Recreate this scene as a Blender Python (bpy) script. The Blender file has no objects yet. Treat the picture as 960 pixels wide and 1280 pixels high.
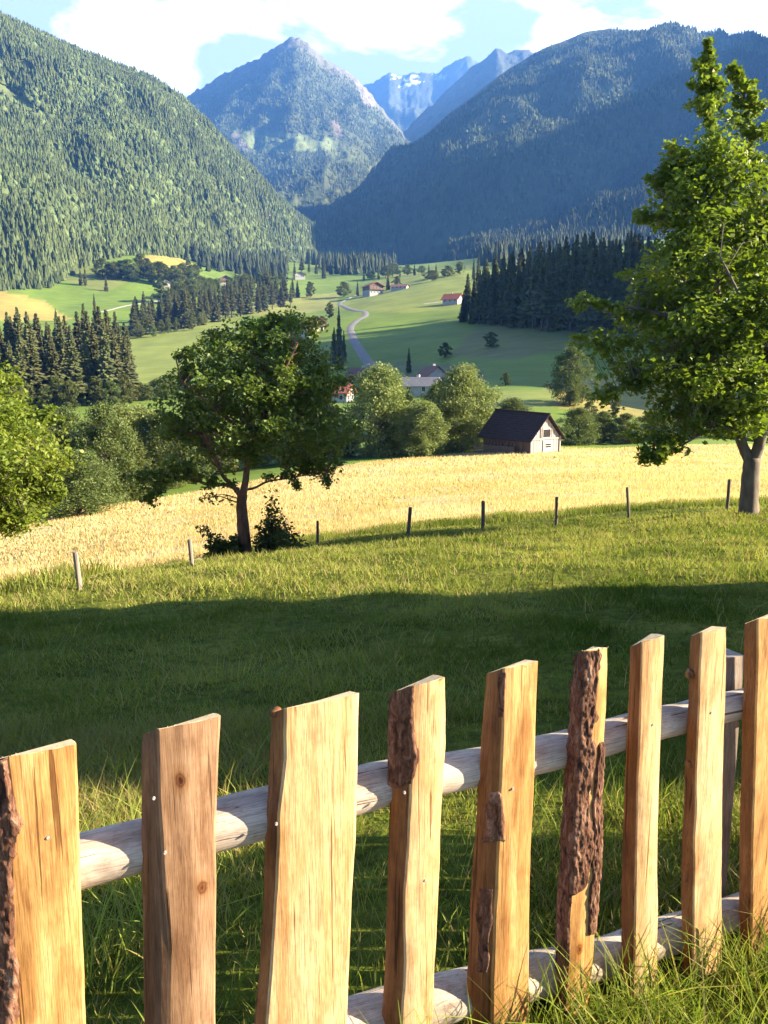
import bpy, math, random
import numpy as np
from mathutils import Vector

random.seed(11)
rng = np.random.default_rng(11)
S = bpy.context.scene
COL = S.collection

# ------------------------------------------------------------------ camera
F, CX, CY = 1000.0, 480.0, 640.0          # focal length and centre in photograph pixels
TH = math.atan(0.17)
cT, sT = math.cos(TH), math.sin(TH)
cam_d = bpy.data.cameras.new('camera')
cam = bpy.data.objects.new('camera', cam_d)
COL.objects.link(cam)
S.camera = cam
cam_d.sensor_fit = 'VERTICAL'
cam_d.sensor_height = 36.0
cam_d.lens = 36.0 * F / 1280.0
cam_d.clip_start = 0.05
cam_d.clip_end = 30000
cam.rotation_euler = (math.pi / 2 - TH, 0, 0)

# ------------------------------------------------------------------ light
SUN_AZ, SUN_EL = math.radians(93.5), math.radians(22.5)      # azimuth clockwise from +Y
SUN = Vector((math.sin(SUN_AZ) * math.cos(SUN_EL), math.cos(SUN_AZ) * math.cos(SUN_EL), math.sin(SUN_EL)))
sl = bpy.data.lights.new('sun', 'SUN')
sl.energy = 5.0
sl.angle = math.radians(0.5)
sl.color = (1.0, 0.84, 0.62)
so = bpy.data.objects.new('sun', sl)
COL.objects.link(so)
so.rotation_euler = SUN.to_track_quat('Z', 'Y').to_euler()

w = bpy.data.worlds.new('World')
S.world = w
w.use_nodes = True
nt = w.node_tree
nt.nodes.clear()
def N(nt, typ, **kw):
    n = nt.nodes.new(typ)
    for k, v in kw.items():
        if k.startswith('i_'):
            n.inputs[k[2:].replace('_', ' ')].default_value = v
        else:
            setattr(n, k, v)
    return n
wo = N(nt, 'ShaderNodeOutputWorld')
bg = N(nt, 'ShaderNodeBackground')
bg.inputs['Strength'].default_value = 0.05
sky = N(nt, 'ShaderNodeTexSky', sky_type='NISHITA', sun_disc=False, sun_elevation=SUN_EL, sun_rotation=SUN_AZ,
        altitude=1100.0, air_density=0.32, dust_density=0.3, ozone_density=1.5)
# clouds: a noise field laid on a flat layer far overhead
tc = N(nt, 'ShaderNodeTexCoord')
sep = N(nt, 'ShaderNodeSeparateXYZ')
nt.links.new(tc.outputs['Generated'], sep.inputs[0])
zz = N(nt, 'ShaderNodeMath', operation='ADD'); zz.inputs[1].default_value = 0.22
nt.links.new(sep.outputs['Z'], zz.inputs[0])
dvx = N(nt, 'ShaderNodeMath', operation='DIVIDE'); dvy = N(nt, 'ShaderNodeMath', operation='DIVIDE')
nt.links.new(sep.outputs['X'], dvx.inputs[0]); nt.links.new(zz.outputs[0], dvx.inputs[1])
nt.links.new(sep.outputs['Y'], dvy.inputs[0]); nt.links.new(zz.outputs[0], dvy.inputs[1])
cmb = N(nt, 'ShaderNodeCombineXYZ')
nt.links.new(dvx.outputs[0], cmb.inputs[0]); nt.links.new(dvy.outputs[0], cmb.inputs[1])
cmb.inputs[2].default_value = 3.7
cn = N(nt, 'ShaderNodeTexNoise'); cn.inputs['Scale'].default_value = 2.6; cn.inputs['Detail'].default_value = 7
cn.inputs['Roughness'].default_value = 0.56; cn.inputs['Distortion'].default_value = 0.25
nt.links.new(cmb.outputs[0], cn.inputs['Vector'])
cr = N(nt, 'ShaderNodeValToRGB')
cr.color_ramp.elements[0].position = 0.41; cr.color_ramp.elements[0].color = (0, 0, 0, 1)
cr.color_ramp.elements[1].position = 0.50; cr.color_ramp.elements[1].color = (1, 1, 1, 1)
nt.links.new(cn.outputs['Fac'], cr.inputs[0])
cmix = N(nt, 'ShaderNodeMixRGB')
cmix.inputs[2].default_value = (6.5, 6.5, 6.6, 1)
# the cloud bank stands over the ridges ahead, the rest of the sky is clear
cy = N(nt, 'ShaderNodeMapRange'); cy.inputs['From Min'].default_value = 0.45; cy.inputs['From Max'].default_value = 0.8
nt.links.new(sep.outputs['Y'], cy.inputs['Value'])
cmul = N(nt, 'ShaderNodeMath', operation='MULTIPLY')
nt.links.new(cr.outputs[0], cmul.inputs[0]); nt.links.new(cy.outputs[0], cmul.inputs[1])
veil = N(nt, 'ShaderNodeMath', operation='MULTIPLY'); veil.inputs[1].default_value = 0.34      # thin bright veil between the clouds
nt.links.new(cy.outputs[0], veil.inputs[0])
cmax = N(nt, 'ShaderNodeMath', operation='MAXIMUM')
nt.links.new(cmul.outputs[0], cmax.inputs[0]); nt.links.new(veil.outputs[0], cmax.inputs[1])
nt.links.new(cmax.outputs[0], cmix.inputs[0]); nt.links.new(sky.outputs[0], cmix.inputs[1])
nt.links.new(cmix.outputs[0], bg.inputs['Color'])
nt.links.new(bg.outputs[0], wo.inputs['Surface'])

S.view_settings.view_transform = 'Standard'
S.view_settings.look = 'None'
S.view_settings.gamma = 1
S.view_settings.use_curve_mapping = False
S.view_settings.exposure = 3.15
S.cycles.use_denoising = True
S.cycles.max_bounces = 6
S.cycles.diffuse_bounces = 3
S.cycles.transmission_bounces = 3
S.cycles.transparent_max_bounces = 4
S.cycles.volume_bounces = 0
S.cycles.sample_clamp_indirect = 4
S.cycles.use_adaptive_sampling = True
S.cycles.adaptive_threshold = 0.02

# ------------------------------------------------------------------ pixel <-> place
def ray(u, v):
    x = (u - CX) / F
    y = (CY - v) / F
    return np.array([x, cT + y * sT, -sT + y * cT])
def at(u, v, Y):
    r = ray(u, v)
    return r * (Y / r[1])
def proj(P):
    P = np.asarray(P, float)
    X, Y, Z = P[..., 0], P[..., 1], P[..., 2]
    d = Y * cT - Z * sT
    h = Y * sT + Z * cT
    return CX + F * X / d, CY - F * h / d

# ------------------------------------------------------------------ noise
_perm = np.random.default_rng(3).random((256, 256))
def vnoise(x, y, seed=0):
    x = np.asarray(x, float) + seed * 17.31; y = np.asarray(y, float) + seed * 7.77
    xi = np.floor(x); yi = np.floor(y)
    fx = x - xi; fy = y - yi
    fx = fx * fx * (3 - 2 * fx); fy = fy * fy * (3 - 2 * fy)
    xi = xi.astype(int); yi = yi.astype(int)
    a = _perm[xi & 255, yi & 255]; b = _perm[(xi + 1) & 255, yi & 255]
    c = _perm[xi & 255, (yi + 1) & 255]; d = _perm[(xi + 1) & 255, (yi + 1) & 255]
    return (a * (1 - fx) + b * fx) * (1 - fy) + (c * (1 - fx) + d * fx) * fy
def fbm(x, y, o=4, seed=0):
    s = 0; a = 1; t = 0
    for k in range(o):
        s = s + a * vnoise(x * 2 ** k, y * 2 ** k, seed + k); t += a; a *= 0.5
    return s / t
def ridged(x, y, o=4, seed=0):
    s = 0; a = 1; t = 0
    for k in range(o):
        s = s + a * (1 - np.abs(2 * vnoise(x * 2 ** k, y * 2 ** k, seed + k) - 1)); t += a; a *= 0.5
    return s / t

# ------------------------------------------------------------------ mesh helpers
def raw_mesh(name, V, loops, counts, mats, midx=None, cols=None, smooth=False):
    """V (n,3), loops flat vertex indices, counts per-face sizes"""
    me = bpy.data.meshes.new(name)
    V = np.asarray(V, np.float32); loops = np.asarray(loops, np.int32).ravel(); counts = np.asarray(counts, np.int32)
    me.vertices.add(len(V)); me.vertices.foreach_set('co', V.ravel())
    me.loops.add(len(loops)); me.loops.foreach_set('vertex_index', loops)
    me.polygons.add(len(counts))
    st = np.zeros(len(counts), np.int32); st[1:] = np.cumsum(counts)[:-1]
    me.polygons.foreach_set('loop_start', st)
    me.polygons.foreach_set('loop_total', counts)
    for m in (mats if isinstance(mats, (list, tuple)) else [mats]):
        me.materials.append(m)
    if midx is not None:
        me.polygons.foreach_set('material_index', np.asarray(midx, np.int32))
    me.polygons.foreach_set('use_smooth', np.full(len(counts), smooth))
    if cols is not None:
        at_ = me.color_attributes.new('tint', 'FLOAT_COLOR', 'POINT')
        c = np.ones((len(V), 4), np.float32); c[:, :3] = cols
        at_.data.foreach_set('color', c.ravel())
    me.update(calc_edges=True)
    return me
def link(name, me, parent=None, loc=None):
    o = bpy.data.objects.new(name, me)
    COL.objects.link(o)
    if loc is not None:
        o.location = loc
    if parent is not None:
        o.parent = parent
    return o
def tag(o, label=None, cat=None, group=None, kind=None):
    if label: o['label'] = label
    if cat: o['category'] = cat
    if group: o['group'] = group
    if kind: o['kind'] = kind
    return o
def empty(name, loc, rz=0.0):
    o = bpy.data.objects.new(name, None)
    o.empty_display_size = 0.3
    COL.objects.link(o)
    o.location = loc; o.rotation_euler = (0, 0, rz)
    return o
def grid_faces(nr, nc, off=0):
    i = np.arange(nr - 1)[:, None] * nc + np.arange(nc - 1)[None, :] + off
    return np.stack([i, i + 1, i + nc + 1, i + nc], -1).reshape(-1, 4)

class MB:
    """collects simple shapes that become one mesh"""
    def __init__(s): s.v = []; s.f = []; s.m = []; s.n = 0
    def add(s, V, Fs, mi=0):
        for f in Fs:
            s.f.append([i + s.n for i in f]); s.m.append(mi)
        s.v += [tuple(map(float, p)) for p in V]; s.n += len(V)
    def box(s, x0, x1, y0, y1, z0, z1, mi=0):
        V = [(x, y, z) for z in (z0, z1) for y in (y0, y1) for x in (x0, x1)]
        s.add(V, [(0, 2, 3, 1), (4, 5, 7, 6), (0, 1, 5, 4), (2, 6, 7, 3), (0, 4, 6, 2), (1, 3, 7, 5)], mi)
    def prism(s, prof, y0, y1, mi=0):
        """prof = list of (x,z) anticlockwise, extruded in y"""
        n = len(prof)
        V = [(x, y0, z) for x, z in prof] + [(x, y1, z) for x, z in prof]
        Fs = [tuple(range(n)), tuple(range(2 * n - 1, n - 1, -1))]
        for i in range(n):
            j = (i + 1) % n
            Fs.append((i, i + n, j + n, j))
        s.add(V, Fs, mi)
    def tube(s, pts, rad, k=8, mi=0, cap=True, wob=0.0):
        pts = [Vector(p) for p in pts]
        base = s.n; V = []
        ref = Vector((0.31, 0.87, 0.2))
        for i, p in enumerate(pts):
            d = (pts[min(i + 1, len(pts) - 1)] - pts[max(i - 1, 0)]).normalized()
            if abs(d.dot(ref.normalized())) > 0.95: ref = Vector((0.9, 0.1, 0.3))
            a = d.cross(ref).normalized(); b = d.cross(a)
            for j in range(k):
                t = 2 * math.pi * j / k
                r = rad[i] * (1 + wob * (random.random() - 0.5))
                V.append(p + a * (r * math.cos(t)) + b * (r * math.sin(t)))
        Fs = []
        for i in range(len(pts) - 1):
            for j in range(k):
                j2 = (j + 1) % k
                Fs.append((i * k + j, (i + 1) * k + j, (i + 1) * k + j2, i * k + j2))
        if cap:
            Fs.append(tuple(range(k))); Fs.append(tuple(range(len(pts) * k - 1, (len(pts) - 1) * k - 1, -1)))
        s.add(V, Fs, mi)
    def mesh(s, name, mats, smooth=False, cols=None):
        return raw_mesh(name, np.array(s.v), [i for f in s.f for i in f], [len(f) for f in s.f], mats, s.m, cols, smooth)

def smooth_path(pts, n=4):
    """Catmull-Rom through points"""
    P = [np.array(p, float) for p in pts]
    P = [2 * P[0] - P[1]] + P + [2 * P[-1] - P[-2]]
    out = []
    for i in range(1, len(P) - 2):
        for k in range(n):
            t = k / n
            a, b, c, d = P[i - 1], P[i], P[i + 1], P[i + 2]
            out.append(0.5 * ((2 * b) + (-a + c) * t + (2 * a - 5 * b + 4 * c - d) * t * t + (-a + 3 * b - 3 * c + d) * t ** 3))
    out.append(P[-2])
    return out

# ------------------------------------------------------------------ materials
def new_mat(name):
    m = bpy.data.materials.new(name)
    m.use_nodes = True
    nt = m.node_tree
    b = nt.nodes['Principled BSDF']
    b.inputs['Roughness'].default_value = 0.85
    b.inputs['Specular IOR Level'].default_value = 0.25
    return m, nt, b
def ramp(nt, fac, stops):
    r = N(nt, 'ShaderNodeValToRGB')
    e = r.color_ramp.elements
    e[0].position, e[0].color = stops[0][0], (*stops[0][1], 1)
    e[1].position, e[1].color = stops[-1][0], (*stops[-1][1], 1)
    for p, c in stops[1:-1]:
        x = e.new(p); x.color = (*c, 1)
    nt.links.new(fac, r.inputs[0])
    return r.outputs[0]
def noise(nt, scale=1.0, detail=4, rough=0.55, vec=None, stretch=None, dist=0.0, coord='Object'):
    n = N(nt, 'ShaderNodeTexNoise')
    n.inputs['Scale'].default_value = scale; n.inputs['Detail'].default_value = detail
    n.inputs['Roughness'].default_value = rough; n.inputs['Distortion'].default_value = dist
    if vec is None:
        t = N(nt, 'ShaderNodeTexCoord'); vec = t.outputs[coord]
    if stretch is not None:
        mp = N(nt, 'ShaderNodeMapping'); mp.inputs['Scale'].default_value = stretch
        nt.links.new(vec, mp.inputs[0]); vec = mp.outputs[0]
    nt.links.new(vec, n.inputs['Vector'])
    return n.outputs['Fac']
def mix(nt, a, b, fac, mode='MIX'):
    m = N(nt, 'ShaderNodeMixRGB', blend_type=mode)
    for i, x in ((0, fac), (1, a), (2, b)):
        if isinstance(x, (int, float)): m.inputs[i].default_value = x
        elif isinstance(x, tuple): m.inputs[i].default_value = (*x[:3], 1)
        else: nt.links.new(x, m.inputs[i])
    return m.outputs[0]
def bump(nt, b, h, strength=0.4, dist=0.02):
    n = N(nt, 'ShaderNodeBump'); n.inputs['Strength'].default_value = strength; n.inputs['Distance'].default_value = dist
    nt.links.new(h, n.inputs['Height']); nt.links.new(n.outputs[0], b.inputs['Normal'])
def plain(name, c1, c2, scale=3.0, stretch=None, rough=0.85, bmp=0.0, bd=0.02, detail=5):
    m, nt, b = new_mat(name)
    f = noise(nt, scale, detail, 0.6, stretch=stretch)
    nt.links.new(ramp(nt, f, [(0.3, c1), (0.7, c2)]), b.inputs['Base Color'])
    b.inputs['Roughness'].default_value = rough
    if bmp: bump(nt, b, f, bmp, bd)
    return m
def leaf_mat(name, c1, c2, c3, scale=0.5, trans=0.35, tint=False, rough=0.55, tcol=(1.25, 1.35, 0.5), rnd=0.25):
    """diffuse + translucent leaves; colour varies in clumps through the crown and from tree to tree"""
    m, nt, b = new_mat(name)
    f = noise(nt, scale, 5, 0.65)
    col = ramp(nt, f, [(0.28, c1), (0.5, c2), (0.74, c3)])
    if tint:
        a = N(nt, 'ShaderNodeVertexColor', layer_name='tint')
        col = mix(nt, col, a.outputs['Color'], 1.0, 'MULTIPLY')
    if rnd:
        oi = N(nt, 'ShaderNodeObjectInfo')
        hs = N(nt, 'ShaderNodeHueSaturation')
        mr = N(nt, 'ShaderNodeMapRange'); mr.inputs['To Min'].default_value = 1 - rnd; mr.inputs['To Max'].default_value = 1 + rnd
        nt.links.new(oi.outputs['Random'], mr.inputs['Value'])
        nt.links.new(mr.outputs[0], hs.inputs['Value'])
        mh = N(nt, 'ShaderNodeMapRange'); mh.inputs['To Min'].default_value = 0.5 - rnd * 0.08; mh.inputs['To Max'].default_value = 0.5 + rnd * 0.06
        nt.links.new(oi.outputs['Random'], mh.inputs['Value']); nt.links.new(mh.outputs[0], hs.inputs['Hue'])
        nt.links.new(col, hs.inputs['Color']); col = hs.outputs[0]
    nt.links.new(col, b.inputs['Base Color'])
    b.inputs['Roughness'].default_value = rough
    if trans > 0:
        t = N(nt, 'ShaderNodeBsdfTranslucent')
        nt.links.new(mix(nt, col, tcol, 1.0, 'MULTIPLY'), t.inputs['Color'])
        ms = N(nt, 'ShaderNodeMixShader'); ms.inputs[0].default_value = trans
        nt.links.new(b.outputs[0], ms.inputs[1]); nt.links.new(t.outputs[0], ms.inputs[2])
        nt.links.new(ms.outputs[0], nt.nodes['Material Output'].inputs['Surface'])
    return m
# ------------------------------------------------------------------ ground surface
C = []
def cp(u, v, Y): C.append(at(u, v, Y))
for X in (-10, -4, 0, 4, 10):
    for Y in (-6, -2, 1.9, 5, 9, 14):
        base = -1.63 if Y < 1.9 else -1.69 - 0.13 * (Y - 1.9)
        C.append(np.array([X, Y, base + 0.045 * X * min(1, max(0.25, Y / 8))]))
for u, v, Y in [(-350, 835, 22), (-150, 785, 24), (100, 737, 25), (240, 707, 26), (396, 683, 26.5), (510, 669, 27), (604, 663, 27.5), (695, 656, 28),
                (785, 646, 28.5), (910, 637, 29), (1150, 622, 30), (1400, 600, 32),
                # wheat field and its far edge
                (-300, 740, 55), (-100, 685, 58), (80, 643, 66), (220, 620, 76), (420, 583, 86), (600, 568, 92), (660, 564, 92), (760, 561, 100), (960, 558, 105), (1250, 545, 110),
                (480, 615, 55), (750, 600, 55), (150, 665, 48), (960, 600, 50),
                # hidden dip behind it
                (-300, 620, 120), (60, 575, 120), (300, 560, 125), (480, 545, 130), (640, 532, 135), (760, 530, 140), (900, 525, 145), (1200, 515, 150),
                # valley fields
                (-300, 530, 180), (-100, 520, 185), (60, 508, 190), (160, 503, 200), (300, 480, 250), (210, 478, 280), (210, 412, 520), (330, 388, 650), (420, 377, 720),
                (480, 478, 250), (440, 458, 285), (560, 470, 235), (640, 495, 175), (700, 490, 180), (800, 500, 185), (960, 470, 220),
                (650, 442, 260), (650, 408, 345), (760, 402, 335), (860, 400, 340), (560, 392, 440), (480, 372, 640), (580, 342, 800), (440, 347, 1000),
                (300, 352, 900), (380, 328, 1350), (520, 332, 1200), (620, 325, 1000), (720, 335, 800), (900, 350, 600), (1100, 340, 700), (0, 505, 200),
                (-300, 470, 420), (0, 390, 600), (70, 392, 610), (120, 345, 760), (200, 384, 640), (240, 350, 850), (-200, 400, 600),
                (0, 362, 680), (200, 322, 900), (300, 333, 1150), (700, 305, 1350), (1000, 290, 1300), (1400, 280, 1200), (400, 338, 1550), (460, 335, 1800), (560, 325, 1650)]:
    cp(u, v, Y)
for X, Y, Z in [(215, 300, 92), (270, 300, 120), (225, 380, 92), (280, 390, 120), (215, 235, 95), (195, 200, 75), (400, 330, 140), (190, 150, -8), (300, 150, -6), (330, 480, 70), (330, 620, 60)]:  # unseen hill at the right, raised to shade the slope
    C.append(np.array([X, Y, Z], float))
C = np.array(C)
def feat(X, Y):
    Ye = np.maximum(Y, -6.5) + 8
    return np.stack([X / Ye, 0.42 * np.log(Ye)], -1)
def tpsk(r2): return 0.5 * r2 * np.log(r2 + 1e-12)
_f = feat(C[:, 0], C[:, 1]); _y = C[:, 2] / (np.maximum(C[:, 1], -6.5) + 8)
_K = tpsk(((_f[:, None] - _f[None]) ** 2).sum(-1)) + 2e-4 * np.eye(len(C))
_P = np.concatenate([np.ones((len(C), 1)), _f], 1)
_A = np.block([[_K, _P], [_P.T, np.zeros((3, 3))]])
_W = np.linalg.solve(_A, np.concatenate([_y, np.zeros(3)]))
def gz(X, Y, fine=True):
    X = np.asarray(X, float); Y = np.asarray(Y, float)
    sh = np.broadcast(X, Y).shape
    X = np.broadcast_to(X, sh).ravel(); Y = np.broadcast_to(Y, sh).ravel()
    out = np.empty(len(X))
    for i in range(0, len(X), 20000):
        f = feat(X[i:i + 20000], Y[i:i + 20000])
        k = tpsk(((f[:, None] - _f[None]) ** 2).sum(-1))
        out[i:i + 20000] = (k @ _W[:-3] + _W[-3] + f @ _W[-2:]) * (np.maximum(Y[i:i + 20000], -6.5) + 8)
    if fine:
        k = np.clip((Y - 2.4) / 4, 0.12, 1) * np.clip((60 - Y) / 30, 0, 1)
        out += k * (0.20 * (fbm(X * 0.35, Y * 0.5, 3, 5) - 0.5) + 0.15 * (fbm(X * 1.5, Y * 1.5, 3, 9) - 0.5))
        k2 = np.clip((Y - 150) / 300, 0, 1)
        out += k2 * 6 * (fbm(X / 90, Y / 90, 3, 15) - 0.5)
    return out.reshape(sh)
_Ys = np.geomspace(2.2, 2300, 1400)
def hit(u, v):
    """where the sight line of a photograph pixel meets the ground"""
    r = ray(u, v)
    X = r[0] / r[1] * _Ys; Z = r[2] / r[1] * _Ys
    g = gz(X, _Ys)
    k = np.nonzero(Z <= g)[0]
    if len(k) == 0: return at(u, v, 1500)
    k = k[0]
    if k == 0: return np.array([X[0], _Ys[0], g[0]])
    d0, d1 = Z[k - 1] - g[k - 1], g[k] - Z[k]
    t = d0 / (d0 + d1 + 1e-9)
    Y = _Ys[k - 1] + t * (_Ys[k] - _Ys[k - 1])
    X = r[0] / r[1] * Y
    return np.array([X, Y, float(gz(X, Y))])

# edges of the wheat field, as X -> Y
_ne = np.array([hit(u, v)[:2] for u, v in [(-200, 765), (0, 737), (120, 720), (240, 700), (390, 676), (500, 662), (600, 652), (700, 644), (800, 636), (900, 631), (960, 629), (1150, 618)]])
_fe = np.array([at(u, v, Y)[:2] for u, v, Y in [(-250, 700, 55), (-60, 665, 58), (80, 643, 66), (220, 620, 76), (420, 583, 86), (600, 568, 97), (760, 561, 100), (960, 558, 105), (1250, 545, 110)]])
def near_edge(X): return np.interp(X, _ne[:, 0], _ne[:, 1])
def far_edge(X): return np.interp(X, _fe[:, 0], _fe[:, 1])

# ------------------------------------------------------------------ ground mesh
aa = np.concatenate([np.linspace(-2.4, -0.75, 40)[:-1], np.linspace(-0.75, 0.75, 430), np.linspace(0.75, 2.4, 40)[1:]])
yy = np.concatenate([np.linspace(1.5, 11, 90)[:-1], np.geomspace(11, 140, 210)[:-1], np.geomspace(140, 2300, 210)])   # Y + 8
AA, YY = np.meshgrid(aa, yy)
GX = AA * YY; GY = YY - 8
GZ = gz(GX, GY)
GV = np.stack([GX, GY, GZ], -1).reshape(-1, 3)
GF = grid_faces(len(yy), len(aa))
fc = GV[GF].mean(1)
ne, fe = near_edge(fc[:, 0]), far_edge(fc[:, 0])
gm = np.where(fc[:, 1] < ne, 0, np.where(fc[:, 1] < fe, 1, 2))

def in_poly(u, v, poly):
    p = np.array(poly, float); n = len(p)
    ins = np.zeros(len(u), bool); j = n - 1
    for i in range(n):
        c = ((p[i, 1] > v) != (p[j, 1] > v)) & (u < (p[j, 0] - p[i, 0]) * (v - p[i, 1]) / (p[j, 1] - p[i, 1] + 1e-9) + p[i, 0])
        ins ^= c; j = i
    return ins
# crops and mown meadows of the valley: colour differs from field to field
gu, gv = proj(GV)
GREEN = np.array([0.10, 0.16, 0.024])
gc = np.tile(GREEN, (len(GV), 1))
far = GV[:, 1] > 130
FIELDS = [([(-400, 350), (0, 362), (60, 378), (75, 392), (95, 400), (0, 402), (-400, 420)], (0.26, 0.215, 0.07)),
          ([(60, 345), (75, 348), (130, 366), (165, 350), (120, 335), (80, 330)], (0.13, 0.16, 0.05)),
          ([(175, 320), (215, 316), (245, 332), (225, 352), (185, 338)], (0.22, 0.2, 0.06)),
          ([(285, 395), (300, 380), (425, 365), (420, 385), (380, 392)], (0.17, 0.19, 0.06)),
          ([(60, 480), (210, 480), (300, 440), (300, 385), (165, 415)], (0.15, 0.19, 0.045)),
          ([(420, 385), (480, 345), (590, 330), (590, 385), (500, 392)], (0.15, 0.19, 0.042)),
          ([(560, 445), (600, 405), (800, 400), (960, 410), (960, 440), (760, 425), (640, 450)], (0.11, 0.125, 0.045)),
          ([(690, 478), (780, 468), (960, 500), (960, 530), (760, 520), (660, 503)], (0.21, 0.19, 0.065)),
          ([(620, 490), (700, 486), (690, 510), (600, 512)], (0.13, 0.17, 0.045)),
          ([(455, 468), (500, 452), (600, 458), (610, 480), (460, 482)], (0.085, 0.115, 0.05))]
for poly, c in FIELDS:
    k = in_poly(gu, gv, poly) & far
    gc[k] = c
gc = gc * np.array([1.35, 1.3, 1.0])
gc *= (0.82 + 0.36 * fbm(GV[:, 0] / 25, GV[:, 1] / 60, 4, 21))[:, None]

def ground_mats():
    # meadow soil and turf between the blades
    m0, nt, b = new_mat('turf')
    f = noise(nt, 0.9, 6, 0.65); g = noise(nt, 9.0, 4, 0.6)
    c = ramp(nt, f, [(0.3, (0.055, 0.075, 0.010)), (0.5, (0.095, 0.12, 0.015)), (0.68, (0.17, 0.175, 0.03)), (0.8, (0.20, 0.15, 0.06))])
    c = mix(nt, c, ramp(nt, g, [(0.3, (0.45, 0.42, 0.4)), (0.65, (1.15, 1.15, 1.1))]), 1.0, 'MULTIPLY')
    nt.links.new(c, b.inputs['Base Color']); bump(nt, b, g, 0.8, 0.06); b.inputs['Specular IOR Level'].default_value = .05
    m1, nt, b = new_mat('dry_hay_field')
    f = noise(nt, 0.16, 6, 0.65, stretch=(1, 2.2, 1)); g = noise(nt, 5.0, 4, 0.7)
    c = ramp(nt, f, [(0.3, (0.42, 0.35, 0.17)), (0.5, (0.56, 0.46, 0.23)), (0.7, (0.64, 0.53, 0.29))])
    c = mix(nt, c, ramp(nt, g, [(0.3, (0.75, 0.74, 0.7)), (0.7, (1.1, 1.1, 1.1))]), 1.0, 'MULTIPLY')
    nt.links.new(c, b.inputs['Base Color']); bump(nt, b, g, 0.7, 0.15)
    m2, nt, b = new_mat('valley_meadows')
    a = N(nt, 'ShaderNodeVertexColor', layer_name='tint')
    f = noise(nt, 0.05, 6, 0.65); g = noise(nt, 0.30, 4, 0.6, stretch=(.25, 1.6, 1), dist=.3)
    c = mix(nt, a.outputs['Color'], ramp(nt, f, [(0.3, (0.75, 0.8, 0.8)), (0.7, (1.2, 1.15, 1.05))]), 1.0, 'MULTIPLY')
    c = mix(nt, c, ramp(nt, g, [(0.3, (0.8, 0.8, 0.8)), (0.7, (1.15, 1.15, 1.1))]), 1.0, 'MULTIPLY')
    nt.links.new(c, b.inputs['Base Color']); bump(nt, b, f, 0.3, 1.0)
    return [m0, m1, m2]
link('ground', raw_mesh('ground', GV, GF.ravel(), np.full(len(GF), 4), ground_mats(), gm, gc, True))['kind'] = 'structure'

# ------------------------------------------------------------------ roads
M_road = plain('pale_asphalt', (0.16, 0.15, 0.14), (0.24, 0.23, 0.215), 0.6)
M_track = plain('gravel_track', (0.34, 0.31, 0.26), (0.46, 0.43, 0.37), 0.8)
def ribbon(name, pix, wd, m, lift=0.25):
    P = [hit(*p) for p in pix]
    P = smooth_path(P, 6)
    V = []
    for i, p in enumerate(P):
        d = P[min(i + 1, len(P) - 1)] - P[max(i - 1, 0)]
        n = np.array([d[1], -d[0]]); n /= np.hypot(*n) + 1e-9
        for s in (-1, -.33, .33, 1):
            q = p[:2] + n * s * wd / 2
            V.append((q[0], q[1], float(gz(q[0], q[1])) + lift - (0.6 if abs(s) == 1 else 0)))
    Fq = grid_faces(len(P), 4)
    o = link(name, raw_mesh(name, V, Fq.ravel(), np.full(len(Fq), 4), m, smooth=True))
    o['kind'] = 'structure'
ribbon('road', [(478, 470), (462, 455), (450, 438), (441, 422), (438, 410), (446, 401), (457, 394), (452, 389), (436, 386), (425, 381), (428, 377)], 6.5, M_road)
ribbon('road', [(428, 377), (440, 371), (455, 368), (470, 366)], 7.0, M_track)
ribbon('track', [(118, 392), (150, 384), (180, 379), (204, 375)], 5.0, M_track)
ribbon('track', [(240, 360), (252, 354), (266, 350), (285, 349)], 7.0, M_track)
ribbon('track', [(530, 380), (556, 377), (572, 376)], 5.0, M_track)

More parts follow.
